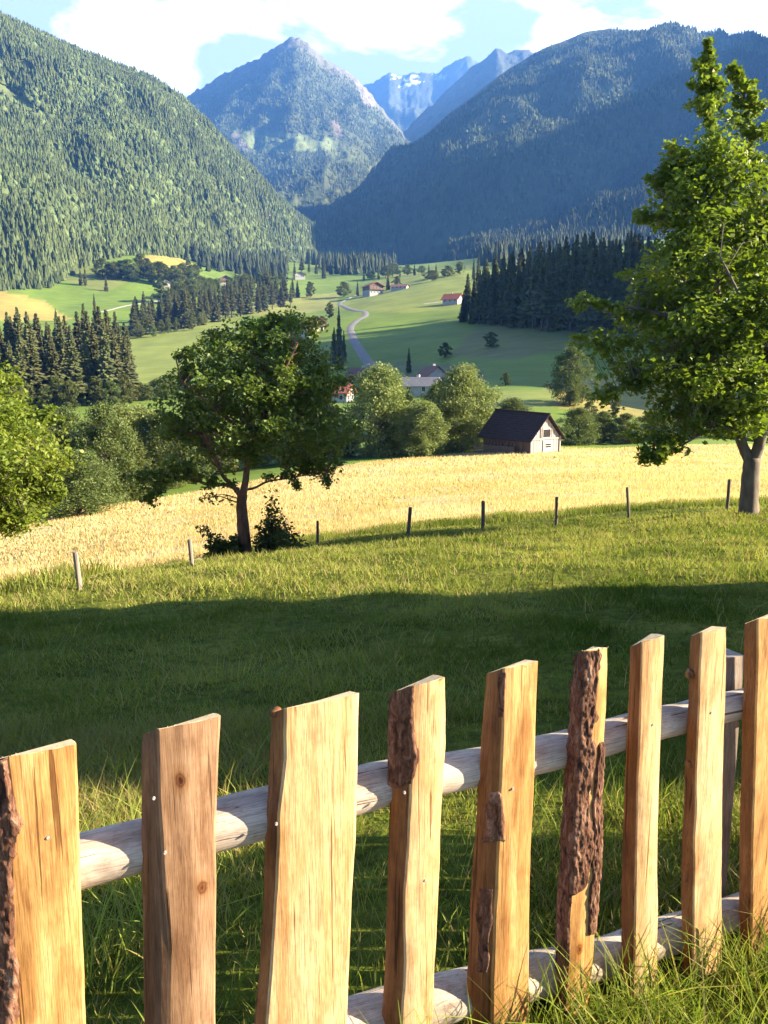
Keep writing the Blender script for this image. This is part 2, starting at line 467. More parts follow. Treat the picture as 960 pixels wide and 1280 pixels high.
# ------------------------------------------------------------------ mountains
M_slope, nt, b = new_mat('forested_slope')
f = noise(nt, 0.006, 7, 0.62); g = noise(nt, 0.05, 5, 0.7)
a = N(nt, 'ShaderNodeVertexColor', layer_name='tint')
c = mix(nt, a.outputs['Color'], ramp(nt, g, [(0.3, (0.6, 0.62, 0.6)), (0.7, (1.2, 1.2, 1.15))]), 1.0, 'MULTIPLY')
nt.links.new(c, b.inputs['Base Color']); bump(nt, b, g, 0.9, 6.0)
SLOPES = {}
def mountain(name, crest, foot, tintfn, amp=40, sc=260, nA=220, nP=110, seed=0, back=1.6, crag=0.0, expo=1.0, backdrop=0.0):
    cr_ = np.array([at(*c) if len(c) == 3 else np.array([c[0] * c[1], c[1], c[2]]) for c in crest]); ca = cr_[:, 0] / cr_[:, 1]
    o = np.argsort(ca); cr_ = cr_[o]; ca = ca[o]
    fa = np.array([(at(u, 330, Y)[0] / Y) for u, Y in foot]); fY = np.array([f_[1] for f_ in foot], float)
    A = np.linspace(ca[0], ca[-1], nA)
    Yc = np.interp(A, ca, cr_[:, 1]); Zc = np.interp(A, ca, cr_[:, 2]); Yf = np.interp(A, fa, fY)
    ker = np.ones(5) / 5
    Zs = np.convolve(np.pad(Zc / Yc, 2, 'edge'), ker, 'valid') * Yc
    Zc = 0.35 * Zc + 0.65 * Zs
    Zf = gz(A * np.minimum(Yf, 2200), np.minimum(Yf, 2200)) - 12
    p = np.concatenate([np.linspace(0, 1, nP), np.linspace(1, back, 18)[1:]])[:, None]
    pf = np.minimum(p, 1)
    Y = Yf + (Yc - Yf) * p
    Z = Zf + (Zc - Zf) * pf ** expo - np.maximum(p - 1, 0) * (Zc - Zf) * (0.85 - backdrop)
    X = A * Y
    env = np.clip(np.minimum(pf * 5, 1) * (0.12 + 0.88 * np.clip((1 - p) * 4, 0, 1)) + (p > 1) * 0.3, 0, 1)
    n1 = ridged(X / sc, Y / (sc * 1.6), 5, seed) - 0.6
    n2 = fbm(X / 60, Y / 60, 4, seed + 5) - 0.5
    Z = Z + env * (amp * n1 + amp * 0.35 * n2) + crag * (ridged(X / 45, Y / 45, 4, seed + 9) - 0.5) * np.clip((p - 0.72) * 4, 0, 1)
    V = np.stack([np.broadcast_to(X, Z.shape), Y, Z], -1)
    Vf = V.reshape(-1, 3)
    hh = np.broadcast_to(pf, Z.shape).ravel()
    cols = tintfn(Vf, hh)
    Fq = grid_faces(len(p), nA)
    ob = link(name, raw_mesh(name, Vf, Fq.ravel(), np.full(len(Fq), 4), M_slope, None, cols, True))
    ob['kind'] = 'structure'
    SLOPES[name + str(seed)] = (V, nP)
    return V

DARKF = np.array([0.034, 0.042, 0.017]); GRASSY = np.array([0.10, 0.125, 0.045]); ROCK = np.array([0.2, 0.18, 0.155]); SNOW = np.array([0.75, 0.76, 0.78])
def clearing(V, seed=0, sc=110, thr=0.60, soft=0.06):
    n = fbm(V[:, 0] / sc + 3, V[:, 1] / (sc * .7) + V[:, 2] / sc, 4, seed)
    return np.clip((n - thr) / soft, 0, 1)
def lerp(a, b, k): return a * (1 - k)[:, None] + b * k[:, None]
def tint_left(V, p):
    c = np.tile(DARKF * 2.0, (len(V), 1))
    c = lerp(c, GRASSY, clearing(V, 41, 130, 0.6))
    u, v = proj(V)
    k = in_poly(u, v, [(-60, 88), (0, 103), (30, 120), (52, 140), (40, 146), (0, 122), (-60, 108)])
    c[k] = GRASSY * 1.25
    k = in_poly(u, v, [(310, 255), (352, 270), (345, 285), (312, 272)]); c[k] = ROCK * np.array([1.1, .95, .8])
    return c
def tint_peak(V, p):
    u, v = proj(V)
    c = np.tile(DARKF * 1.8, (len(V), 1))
    c = lerp(c, GRASSY * .8, clearing(V, 61, 300, 0.58))
    k = np.clip((p - 0.87) * 9, 0, 1) * (0.5 + 0.5 * fbm(V[:, 0] / 90, V[:, 2] / 90, 3, 4)); c = lerp(c, ROCK * .8, k * .8)
    k = in_poly(u, v, [(432, 88), (470, 100), (470, 135), (455, 132), (447, 108)]); c[k] = ROCK * .9
    k = in_poly(u, v, [(305, 165), (360, 166), (400, 172), (425, 175), (420, 188), (330, 192), (300, 180)]); c[k] = GRASSY * 1.3
    k = in_poly(u, v, [(285, 165), (298, 168), (312, 190), (300, 188)]); c[k] = ROCK * .8
    k = in_poly(u, v, [(412, 152), (422, 150), (430, 170), (420, 172)]); c[k] = ROCK * np.array([.8, .72, .62])
    return c
def tint_right(V, p):
    u, v = proj(V)
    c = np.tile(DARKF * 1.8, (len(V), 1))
    c = lerp(c, GRASSY * .9, clearing(V, 81, 240, 0.57, .1) * np.clip((p - .3) * 3, 0, 1))
    c = lerp(c, (GRASSY * .7 + ROCK * .5), np.clip((p - 0.9) * 6, 0, 1) * .7)
    k = in_poly(u, v, [(735, 118), (760, 104), (800, 112), (850, 108), (850, 118), (780, 128), (740, 126)]); c[k] = GRASSY * 1.2
    return c
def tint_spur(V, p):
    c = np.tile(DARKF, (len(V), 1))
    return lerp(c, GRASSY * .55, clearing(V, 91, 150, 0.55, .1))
def tint_far(V, p):
    c = np.tile(ROCK * np.array([.32, .42, .36]), (len(V), 1))
    c = lerp(GRASSY * .6 * np.ones_like(c), c, np.clip((p - .82) * 6 + .5 * (fbm(V[:, 0] / 200, V[:, 1] / 200, 3, 5) - .5), 0, 1))
    u, v = proj(V)
    n = fbm(V[:, 0] / 60, V[:, 2] / 40, 4, 77)
    k = in_poly(u, v, [(480, 96), (515, 84), (550, 88), (560, 97), (520, 108), (490, 108)]) & (n > 0.58); c[k] = SNOW * .8
    return c

mountain('forested_mountain', [(-700, -250, 1250), (-400, -150, 1320), (-100, -28, 1400), (0, 22, 1450), (60, 48, 1480), (130, 74, 1500), (190, 98, 1550), (225, 118, 1590), (265, 160, 1640),
          (310, 206, 1720), (350, 250, 1780), (395, 288, 1850), (430, 322, 1900), (470, 352, 1950)],
         [(-700, 500), (-400, 560), (0, 660), (60, 690), (100, 780), (200, 900), (300, 1120), (400, 1520), (470, 1750)], tint_left, amp=115, sc=330, seed=31, nA=260, nP=130)
mountain('central_peak', [(150, 215, 4100), (235, 122, 4150), (270, 98, 4200), (320, 77, 4200), (348, 57, 4200), (367, 47, 4200), (386, 57, 4200), (412, 78, 4250), (440, 96, 4300), (462, 118, 4300), (500, 165, 4300), (560, 220, 4300)],
         [(150, 2700), (330, 2600), (560, 2700)], tint_peak, amp=190, sc=520, seed=51, crag=35, expo=0.95)
mountain('far_ridge', [(380, 130, 7000), (440, 108, 7000), (462, 106, 7000), (488, 90, 7000), (500, 97, 7000), (520, 92, 7000), (545, 92, 7000), (565, 80, 7000), (586, 70, 7000), (600, 80, 7000), (640, 78, 7000), (720, 80, 7000)],
         [(380, 4500), (720, 4500)], tint_far, amp=200, sc=500, seed=71, crag=28)
mountain('rocky_ridge', [(470, 205, 4700), (520, 150, 4700), (560, 112, 4700), (590, 84, 4700), (605, 74, 4700), (621, 62, 4700), (634, 66, 4700), (655, 61, 4700), (668, 66, 4700), (700, 70, 4700), (800, 80, 4700)],
         [(470, 3000), (800, 3000)], tint_far, amp=150, sc=420, seed=75, crag=22)
mountain('shaded_mountain', [(380, 300, 2150), (420, 268, 2250), (460, 232, 2400), (500, 196, 2500), (560, 142, 2600), (600, 111, 2650), (640, 82, 2700), (670, 64, 2700), (705, 50, 2700), (735, 38, 2700), (765, 36, 2700),
          (800, 38, 2700), (850, 43, 2700), (900, 55, 2700), (960, 62, 2700), (1100, 60, 2700), (1300, 70, 2600)],
         [(380, 1750), (520, 1650), (640, 1500), (800, 1600), (1300, 1500)], tint_right, amp=150, sc=480, seed=81, nA=240, nP=130, expo=0.62)
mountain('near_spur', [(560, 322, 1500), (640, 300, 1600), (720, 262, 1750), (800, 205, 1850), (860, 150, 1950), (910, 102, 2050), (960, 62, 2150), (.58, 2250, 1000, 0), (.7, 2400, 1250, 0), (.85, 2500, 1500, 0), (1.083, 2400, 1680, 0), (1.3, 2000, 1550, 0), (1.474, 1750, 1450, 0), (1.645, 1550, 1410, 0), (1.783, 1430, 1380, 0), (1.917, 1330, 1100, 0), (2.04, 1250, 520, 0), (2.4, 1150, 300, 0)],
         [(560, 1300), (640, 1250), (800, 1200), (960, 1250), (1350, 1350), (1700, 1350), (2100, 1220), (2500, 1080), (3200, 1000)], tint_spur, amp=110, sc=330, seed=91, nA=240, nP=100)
# ------------------------------------------------------------------ foliage materials
M_con = leaf_mat('spruce_needles', (0.045, 0.058, 0.02), (0.085, 0.095, 0.034), (0.15, 0.145, 0.06), 0.35, 0.18, rough=0.7)
M_con_far = leaf_mat('far_forest', (0.75, 0.8, 0.8), (1, 1, 1), (1.2, 1.15, 1.1), 0.012, 0.15, tint=True, rnd=0, rough=0.8)
M_bark = plain('bark', (0.07, 0.055, 0.045), (0.16, 0.13, 0.105), 6.0, (1, 1, .25), bmp=0.6, bd=.03)
M_bark_red = plain('reddish_bark', (0.075, 0.045, 0.03), (0.20, 0.115, 0.07), 9.0, (1, 1, .3), bmp=0.8, bd=.03)
M_bark_grey = plain('smooth_grey_bark', (0.08, 0.066, 0.052), (0.20, 0.16, 0.12), 5.0, (1, 1, .35), bmp=0.6, bd=.03)
M_bl_mid = leaf_mat('broadleaf_leaves', (0.07, 0.098, 0.03), (0.115, 0.145, 0.042), (0.19, 0.205, 0.07), 0.6, 0.3, rough=0.6)
M_willow = leaf_mat('willow_leaves', (0.13, 0.165, 0.05), (0.20, 0.235, 0.075), (0.29, 0.315, 0.12), 0.7, 0.3, rough=0.6, rnd=.12)
M_maple = leaf_mat('maple_leaves', (0.085, 0.125, 0.02), (0.15, 0.205, 0.03), (0.25, 0.285, 0.055), 0.9, 0.45, rough=0.38, rnd=0)
M_apple = leaf_mat('fruit_tree_leaves', (0.06, 0.105, 0.022), (0.11, 0.165, 0.032), (0.19, 0.225, 0.05), 1.1, 0.33, rough=0.45, rnd=0)
M_bright = leaf_mat('bright_leaves', (0.10, 0.15, 0.022), (0.17, 0.22, 0.03), (0.26, 0.29, 0.05), 0.9, 0.42, rough=0.5, rnd=0)
M_shrub = leaf_mat('shrub_leaves', (0.045, 0.075, 0.02), (0.075, 0.11, 0.028), (0.13, 0.16, 0.045), 1.5, 0.35, rough=0.55, rnd=.1)

# ------------------------------------------------------------------ leaf clouds
def leaves(P, size, up=0.5, r=rng, droop=0.0, aspect=0.75):
    """one folded leaf (two triangles) at every point of P"""
    n = len(P)
    size = size * (0.65 + 0.7 * r.random(n))
    nrm = r.normal(size=(n, 3)); nrm[:, 2] = np.abs(nrm[:, 2]) * (1 + up * 2) + up * .3
    nrm /= np.linalg.norm(nrm, axis=1)[:, None]
    t = r.normal(size=(n, 3)); t[:, 2] -= droop
    t -= nrm * (t * nrm).sum(1)[:, None]; t /= np.linalg.norm(t, axis=1)[:, None] + 1e-9
    b = np.cross(nrm, t)
    s = size[:, None]
    bend = (r.random(n) * .35)[:, None]
    V = np.stack([P - t * s * .5, P + b * s * .5 * aspect - t * s * .08 + nrm * s * bend * .5, P + t * s * .55 - nrm * s * bend * .4, P - b * s * .5 * aspect - t * s * .08 + nrm * s * bend * .5], 1)
    i = np.arange(n)[:, None] * 4
    Fq = np.concatenate([i + np.array([[0, 1, 2]]), i + np.array([[0, 2, 3]])], 1).reshape(-1, 3)
    return V.reshape(-1, 3), Fq
def leaf_mesh(name, P, size, m, **k):
    V, Fq = leaves(P, size, **k)
    return raw_mesh(name, V, Fq.ravel(), np.full(len(Fq), 3), m)
def clump_points(centres, rads, n_each, r=rng, flat=0.6):
    """leaf points spread through clumps, denser to the outside and the top of each"""
    out = []
    for c, rd, n in zip(centres, rads, n_each):
        d = r.normal(size=(n, 3)); d /= np.linalg.norm(d, axis=1)[:, None]
        d *= (r.random(n) ** 0.5)[:, None] * rd
        d[:, 2] *= flat
        out.append(c + d)
    return np.concatenate(out)

# ------------------------------------------------------------------ tree kinds for the middle distance (height 1 unit = 1 m, scaled later)
def conifer_meshes(seed, H=30.0, R=4.2, bare=0.06):
    r = np.random.default_rng(seed)
    t = MB(); t.tube([(0, 0, -1), (0, 0, H * .3), (r.normal() * .15, r.normal() * .15, H * .7), (0, 0, H * .985)], [.42, .33, .18, .03], 7)
    V, Fs = [], []
    z = H * bare
    while z < H * .985:
        q = 1 - z / H
        rad = R * (q ** .75) * (0.72 + .5 * r.random()) * (1 if q < .85 else .85)
        nb = int(5 + 5 * q + 3 * r.random())
        ph = r.random() * 6.28
        for k in range(nb):
            a = ph + 6.283 * k / nb + r.normal() * .25
            L = max(.35, rad * (.6 + .55 * r.random()))
            dr = -(.18 + .35 * q) * L + r.normal() * .15
            wd = L * (.22 + .14 * r.random()) + .1
            ca, sa = math.cos(a), math.sin(a)
            base = np.array([0, 0, z + r.normal() * .15])
            def p(x, y, zz): return base + np.array([ca * x - sa * y, sa * x + ca * y, zz])
            pts = [p(0, 0, .15), p(L * .5, wd, dr * .45 - .25 * r.random()), p(L * .55, 0, dr * .3 + .12), p(L * .5, -wd, dr * .45 - .25 * r.random()),
                   p(L * .8, wd * .6, dr * .8 - .3), p(L * .8, -wd * .6, dr * .8 - .3), p(L, 0, dr * .9 + .08 * L), p(L * .6, 0, dr * .6 - .9 - .3 * r.random())]
            n = len(V); V += pts
            Fs += [(n, n + 1, n + 2), (n, n + 2, n + 3), (n + 1, n + 4, n + 2), (n + 2, n + 5, n + 3), (n + 2, n + 4, n + 6), (n + 2, n + 6, n + 5), (n, n + 6, n + 7)]
        z += .42 + .35 * q + .2 * r.random()
    cm = raw_mesh('spruce_crown', np.array(V), np.array(Fs).ravel(), np.full(len(Fs), 3), M_con)
    return t.mesh('spruce_trunk', M_bark, True), cm, H
def broadleaf_meshes(seed, H=12.0, W=5.0, lo=.18, nclump=60, leaf=.5, nl=95, m=None, shape=1.0):
    """W = crown radius"""
    r = np.random.default_rng(seed)
    cs, rs = [], []
    for k in range(nclump):
        q = (k + r.random()) / nclump
        z = H * (lo + (1 - lo) * q)
        env = W * (math.sin(math.pi * min(1, .12 + .88 * q ** .8)) ** .6 * .9 + .1) * (0.7 + .5 * r.random()) * shape
        a = r.random() * 6.28; rr = env * (r.random() ** .4)
        cs.append(np.array([rr * math.cos(a), rr * math.sin(a), z * .96])); rs.append(W * (.2 + .16 * r.random()))
    cs.append(np.array([0, 0, H * .95])); rs.append(W * .2)
    P = clump_points(cs, rs, [int(nl * (.5 + r.random())) for _ in cs], r, .75)
    t = MB()
    top = H * .75
    path = [(0, 0, -.6), (r.normal() * .1, r.normal() * .1, H * .2), (r.normal() * .3, r.normal() * .3, H * .5), (r.normal() * .4, r.normal() * .4, top)]
    t.tube(path, [H * .024, H * .019, H * .012, .03], 7)
    for c in cs[::3]:
        b = np.array([0, 0, min(c[2] * .75, top * .9)])
        t.tube([b, (b + c) / 2 + np.array([0, 0, .15 * W]), c], [H * .007, H * .004, .015], 5)
    return t.mesh('tree_trunk', M_bark, True), leaf_mesh('tree_crown', P, leaf, m or M_bl_mid, r=r, up=.6), H

CON = [conifer_meshes(100 + i, 30, R, b) for i, (R, b) in enumerate([(4.3, .05), (3.6, .08), (4.9, .04), (3.2, .14), (4.0, .22)])]
BRO = [broadleaf_meshes(200 + i, 12, W, lo, m=None) for i, (W, lo) in enumerate([(4.6, .12), (3.6, .1), (5.4, .2), (4.2, .05)])]
BRO_FINE = [broadleaf_meshes(230 + i, 12, W, lo, nclump=150, leaf=.30, nl=130) for i, (W, lo) in enumerate([(4.6, .06), (3.4, .05), (5.2, .04)])]
WIL = [broadleaf_meshes(260 + i, 12, W, lo, nclump=190, leaf=.30, nl=150, m=M_willow) for i, (W, lo) in enumerate([(5.6, .03), (4.8, .03)])]
def plant(name, kind, P, H, label, cat, group=None, wid=1.0, rz=None, sink=0.0):
    t, c, h0 = kind
    s = H / h0
    o = empty(name, (P[0], P[1], P[2] - sink), random.random() * 6.28 if rz is None else rz)
    o.scale = (s * wid, s * wid, s)
    tag(o, label, cat, group)
    link('trunk', t, o); link('crown', c, o)
    return o
def height_to(P, vtop):
    """tree height whose top shows at photograph row vtop when its foot is at P"""
    r = ray(CX + 0, vtop)
    return max(1.0, r[2] / r[1] * P[1] - P[2])

ORD = ['first', 'second', 'third', 'fourth', 'fifth', 'sixth', 'seventh', 'eighth', 'ninth', 'tenth', 'eleventh', 'twelfth', 'thirteenth', 'fourteenth', 'fifteenth', 'sixteenth', 'seventeenth', 'eighteenth', 'nineteenth', 'twentieth']
def ordinal(i, n):
    """place in a row counted from its nearer end"""
    if i == 0: return 'leftmost'
    if i == n - 1: return 'rightmost'
    if i < n / 2: return ORD[i] + ' from the left'
    return ORD[n - 1 - i] + ' from the right'

WID = 1.6
def stand(rows, group, what, where, kinds, name='spruce', cat='tree', interior=None):
    """rows of trees, front row first; each row = list of (u, v_base, v_top, width); the foot stands on the ground under that pixel"""
    for k, (rowname, row) in enumerate(rows):
        row = sorted(row)
        for i, (u, vb, vt, wd) in enumerate(row):
            P = hit(u, vb)
            H = height_to(P, vt); wd = wd * WID
            if len(row) <= 38 and rowname:
                lab = f'{what}, {ordinal(i, len(row))} in the {rowname}'
            else:
                lab = f'{what} {interior}'
            plant(name, kinds[random.randrange(len(kinds))], P, H, lab, cat, group, wd)

# ---- A: dark stand of spruces on the left, above the field edge
def row(us, vb, vt, jb=2, jt=6, w=(0.8, 1.15)):
    fb = lambda u, k: np.interp(u, [p[0] for p in k], [p[1] for p in k]) if isinstance(k, (list, tuple)) else k
    return [(u + random.uniform(-2, 2), fb(u, vb) + random.uniform(-jb, jb), fb(u, vt) + random.uniform(-jt, jt), random.uniform(*w)) for u in us]
top_a = [(-120, 395), (0, 398), (15, 392), (40, 384), (60, 400), (78, 385), (100, 392), (122, 372), (150, 388), (168, 410)]
stand([('front row of the dark left stand', row(np.linspace(-60, 160, 18), [(-60, 514), (160, 503)], [(p[0], p[1] + 26) for p in top_a], 2, 9)),
       ('middle row of the dark left stand', row(np.linspace(-66, 164, 20), [(-60, 503), (160, 489)], [(p[0], p[1] + 9) for p in top_a], 2, 8)),
       ('back row of the dark left stand', row(np.linspace(-70, 160, 20), [(-60, 495), (160, 478)], top_a, 2, 6))],
      'spruces of the dark stand below the yellow slope', 'dark spruce', 'below the yellow slope', CON)
for u, vb, vt, wd, k in [(58, 512, 482, 1.2, 1), (72, 510, 470, .9, 0), (88, 511, 476, 1.1, 3), (28, 514, 478, 1.1, 2), (120, 508, 470, 1.0, 1), (140, 507, 476, 1.2, 0), (156, 506, 468, 1.0, 3), (8, 516, 484, 1.2, 1)]:
    P = hit(u, vb)
    plant('broadleaf_tree', BRO[k], P, height_to(P, vt), f'round leafy tree, {ordinal(sorted([58, 72, 88, 28, 120, 140, 156, 8]).index(u), 8)} at the foot of the dark left stand', 'tree', 'leafy trees at the foot of the dark left stand', wd)
# ---- B: belt of conifers across the valley
top_b = [(160, 370), (180, 364), (205, 372), (225, 352), (250, 355), (280, 346), (300, 345), (330, 340), (362, 346)]
stand([('front row of the valley spruce belt', row(np.linspace(168, 362, 20), [(160, 422), (200, 414), (240, 408), (300, 396), (362, 381)], [(p[0], p[1] + 8) for p in top_b], 1, 5, (.8, 1.2))),
       ('back row of the valley spruce belt', row(np.linspace(172, 366, 20), [(160, 414), (200, 407), (240, 400), (300, 388), (362, 374)], top_b, 1, 6, (.8, 1.2)))],
      'spruces of the belt behind the bright green meadow', 'grey spruce', 'behind the bright green meadow', CON)
# ---- C: dense stand on the right hill
top_c = [(578, 345), (590, 338), (600, 322), (625, 318), (650, 308), (672, 296), (690, 303), (712, 292), (740, 291), (760, 296), (785, 290), (830, 288), (880, 285)]
vb_c = [(575, 402), (620, 407), (680, 413), (760, 414), (880, 414)]
stand([('front row of the right hill stand', row(np.linspace(580, 800, 24), vb_c, [(p[0], p[1] + 20) for p in top_c], 1.5, 9, (.7, 1.0))),
       ('second row of the right hill stand', row(np.linspace(582, 810, 22), [(p[0], p[1] - 4) for p in vb_c], [(p[0], p[1] + 6) for p in top_c], 1, 8, (.7, 1.0))),
       ('back row of the right hill stand', row(np.linspace(585, 815, 22), [(p[0], p[1] - 8) for p in vb_c], top_c, 1, 5, (.75, 1.05)))],
      'spruces of the dense stand on the right hill', 'tall spruce', '', CON[:1] + CON[3:] + CON[4:])
stand([('', row(np.linspace(822, 960, 14), [(820, 406), (960, 400)], [(820, 292), (960, 286)], 3, 8, (.8, 1.1)))],
      'spruces half hidden behind the maple', 'spruce', '', CON, interior='half hidden behind the crown of the tall maple')
# ---- D: column of dark trees beside the road
for u, vb, vt, wd, lab in [(424, 444, 382, .9, 'tall dark spruce beside the winding road'), (418, 456, 408, 1.1, 'lower dark spruce just left of the roadside spruce'),
                           (430, 452, 412, 1.0, 'short spruce between the winding road and the roadside spruce'), (424, 462, 425, 1.5, 'broad dark spruce at the foot of the roadside spruces')]:
    P = hit(u, vb); plant('spruce', CON[random.randrange(3)], P, height_to(P, vt), lab, 'tree', 'spruces beside the winding road', wd)
for u, vb, vt, wd, k, lab in [(511, 466, 434, 1.1, CON[0], 'lone dark spruce in the shaded meadow above the village roofs'),
                              (556, 447, 428, 1.2, BRO[0], 'small round tree alone in the shaded meadow'),
                              (614, 434, 415, 1.5, BRO[3], 'low dark bush below the dense spruce stand'), (632, 482, 466, 1.3, BRO[1], 'small dark bush in the green strip right of the willows'),
                              (101, 356, 334, 1.1, CON[0], 'left of two lone spruces on the sloping meadow'), (107, 357, 332, 1.2, CON[1], 'right of two lone spruces on the sloping meadow'),
                              (133, 364, 345, 1.2, CON[2], 'lone spruce lower on the sloping meadow'), (118, 384, 366, 1.3, CON[3], 'spruce at the low edge of the sloping meadow'),
                              (485, 362, 342, 1.3, CON[2], 'pale pointed tree right of the white chalet'), (496, 360, 345, 1.4, BRO[1], 'round tree beside the pale pointed tree'),
                              (447, 370, 350, 1.2, CON[1], 'narrow tree left of the white chalet'), (430, 371, 352, 1.3, BRO[0], 'broad tree where the road passes the chalet'),
                              (412, 398, 378, 1.0, BRO[1], 'tree on the sunlit rise left of the road'), (592, 350, 322, 1.1, CON[1], 'lighter tree at left end of the dense stand'),
                              (598, 346, 316, .9, CON[0], 'pointed tree at left end of the dense stand'), (540, 352, 338, 1.6, BRO[2], 'low bushy tree beyond the sunlit meadow'),
                              (560, 346, 332, 1.6, BRO[0], 'bushy tree at the far edge of the sunlit meadow'), (575, 343, 327, 1.4, BRO[1], 'rounded tree behind the red roof'),
                              (405, 348, 320, 1.0, CON[0], 'spruce on the shaded valley floor beyond the bright meadow'), (712, 506, 434, 1.0, BRO_FINE[0], 'dark round tree standing above the barn and the hedge'),
                              (388, 372, 352, 1.2, BRO[1], 'round tree above the houses left of the road'), (372, 372, 350, 1.2, CON[2], 'pointed tree above the houses left of the road'),
                              (70, 402, 384, 1.2, CON[3], 'spruce on the edge of the yellow slope'), (378, 415, 398, 1.3, BRO[1], 'green bush left of the brown farmhouse'), (403, 412, 395, 1.2, BRO[3], 'yellowish bush right of the brown farmhouse')]:
    P = hit(u, vb); plant('spruce' if k in CON else 'broadleaf_tree', k, P, height_to(P, vt), lab, 'tree', None, wd)
# ---- F: trees along the upper meadow
for u0, u1, n, va, vz, hh, wh in [(128, 168, 6, 346, 352, 22, 'dark clump on the upper sloping meadow'), (176, 192, 3, 347, 352, 26, 'little clump beside the upper meadow road'),
                                  (200, 224, 5, 356, 362, 26, 'clump below the upper white cottages'), (228, 244, 3, 350, 352, 24, 'clump left of the white farmhouse')]:
    for i, u in enumerate(np.linspace(u0, u1, n)):
        v = va + (vz - va) * i / n + random.uniform(-1, 1); P = hit(u, v)
        plant('broadleaf_tree', BRO[i % 4], P, height_to(P, v - hh * random.uniform(.8, 1.2)), f'round tree, {ordinal(i, n)} in the {wh}', 'tree', 'trees in the ' + wh, random.uniform(1, 1.5))
for u0, u1, n, va, vz, hh, wh, ks in [(300, 350, 9, 356, 350, 18, 'row on the shaded valley floor', CON), (455, 545, 11, 350, 340, 14, 'row along the shaded foot of the mountain', CON + BRO), (165, 212, 6, 502, 496, 22, 'low row under the bright green meadow', BRO),
                                      (350, 450, 12, 343, 341, 20, 'far row at the mouth of the shaded valley', CON)]:
    for i, u in enumerate(np.linspace(u0, u1, n)):
        v = va + (vz - va) * i / n + random.uniform(-1.5, 1.5); P = hit(u, v); k = ks[random.randrange(len(ks))]
        plant('spruce' if k in CON else 'broadleaf_tree', k, P, height_to(P, v - hh * random.uniform(.75, 1.25)), f'tree, {ordinal(i, n)} in the {wh}', 'tree', 'trees in the ' + wh, random.uniform(1, 1.6))
for u0, u1, n, va, vz, hh, wh in [(205, 262, 12, 380, 368, 26, 'leafy belt above the spruce belt'), (172, 250, 9, 421, 408, 24, 'leafy fringe in front of the spruce belt'), (262, 352, 11, 372, 358, 20, 'far leafy belt left of the valley road')]:
    for i, u in enumerate(np.linspace(u0, u1, n)):
        v = va + (vz - va) * i / n + random.uniform(-3, 3); P = hit(u, v)
        plant('broadleaf_tree', BRO[random.randrange(4)], P, height_to(P, v - hh * random.uniform(.65, 1.2)), f'tree, {ordinal(i, n)} in the {wh}', 'tree', 'trees in the ' + wh, random.uniform(.8, 1.3))
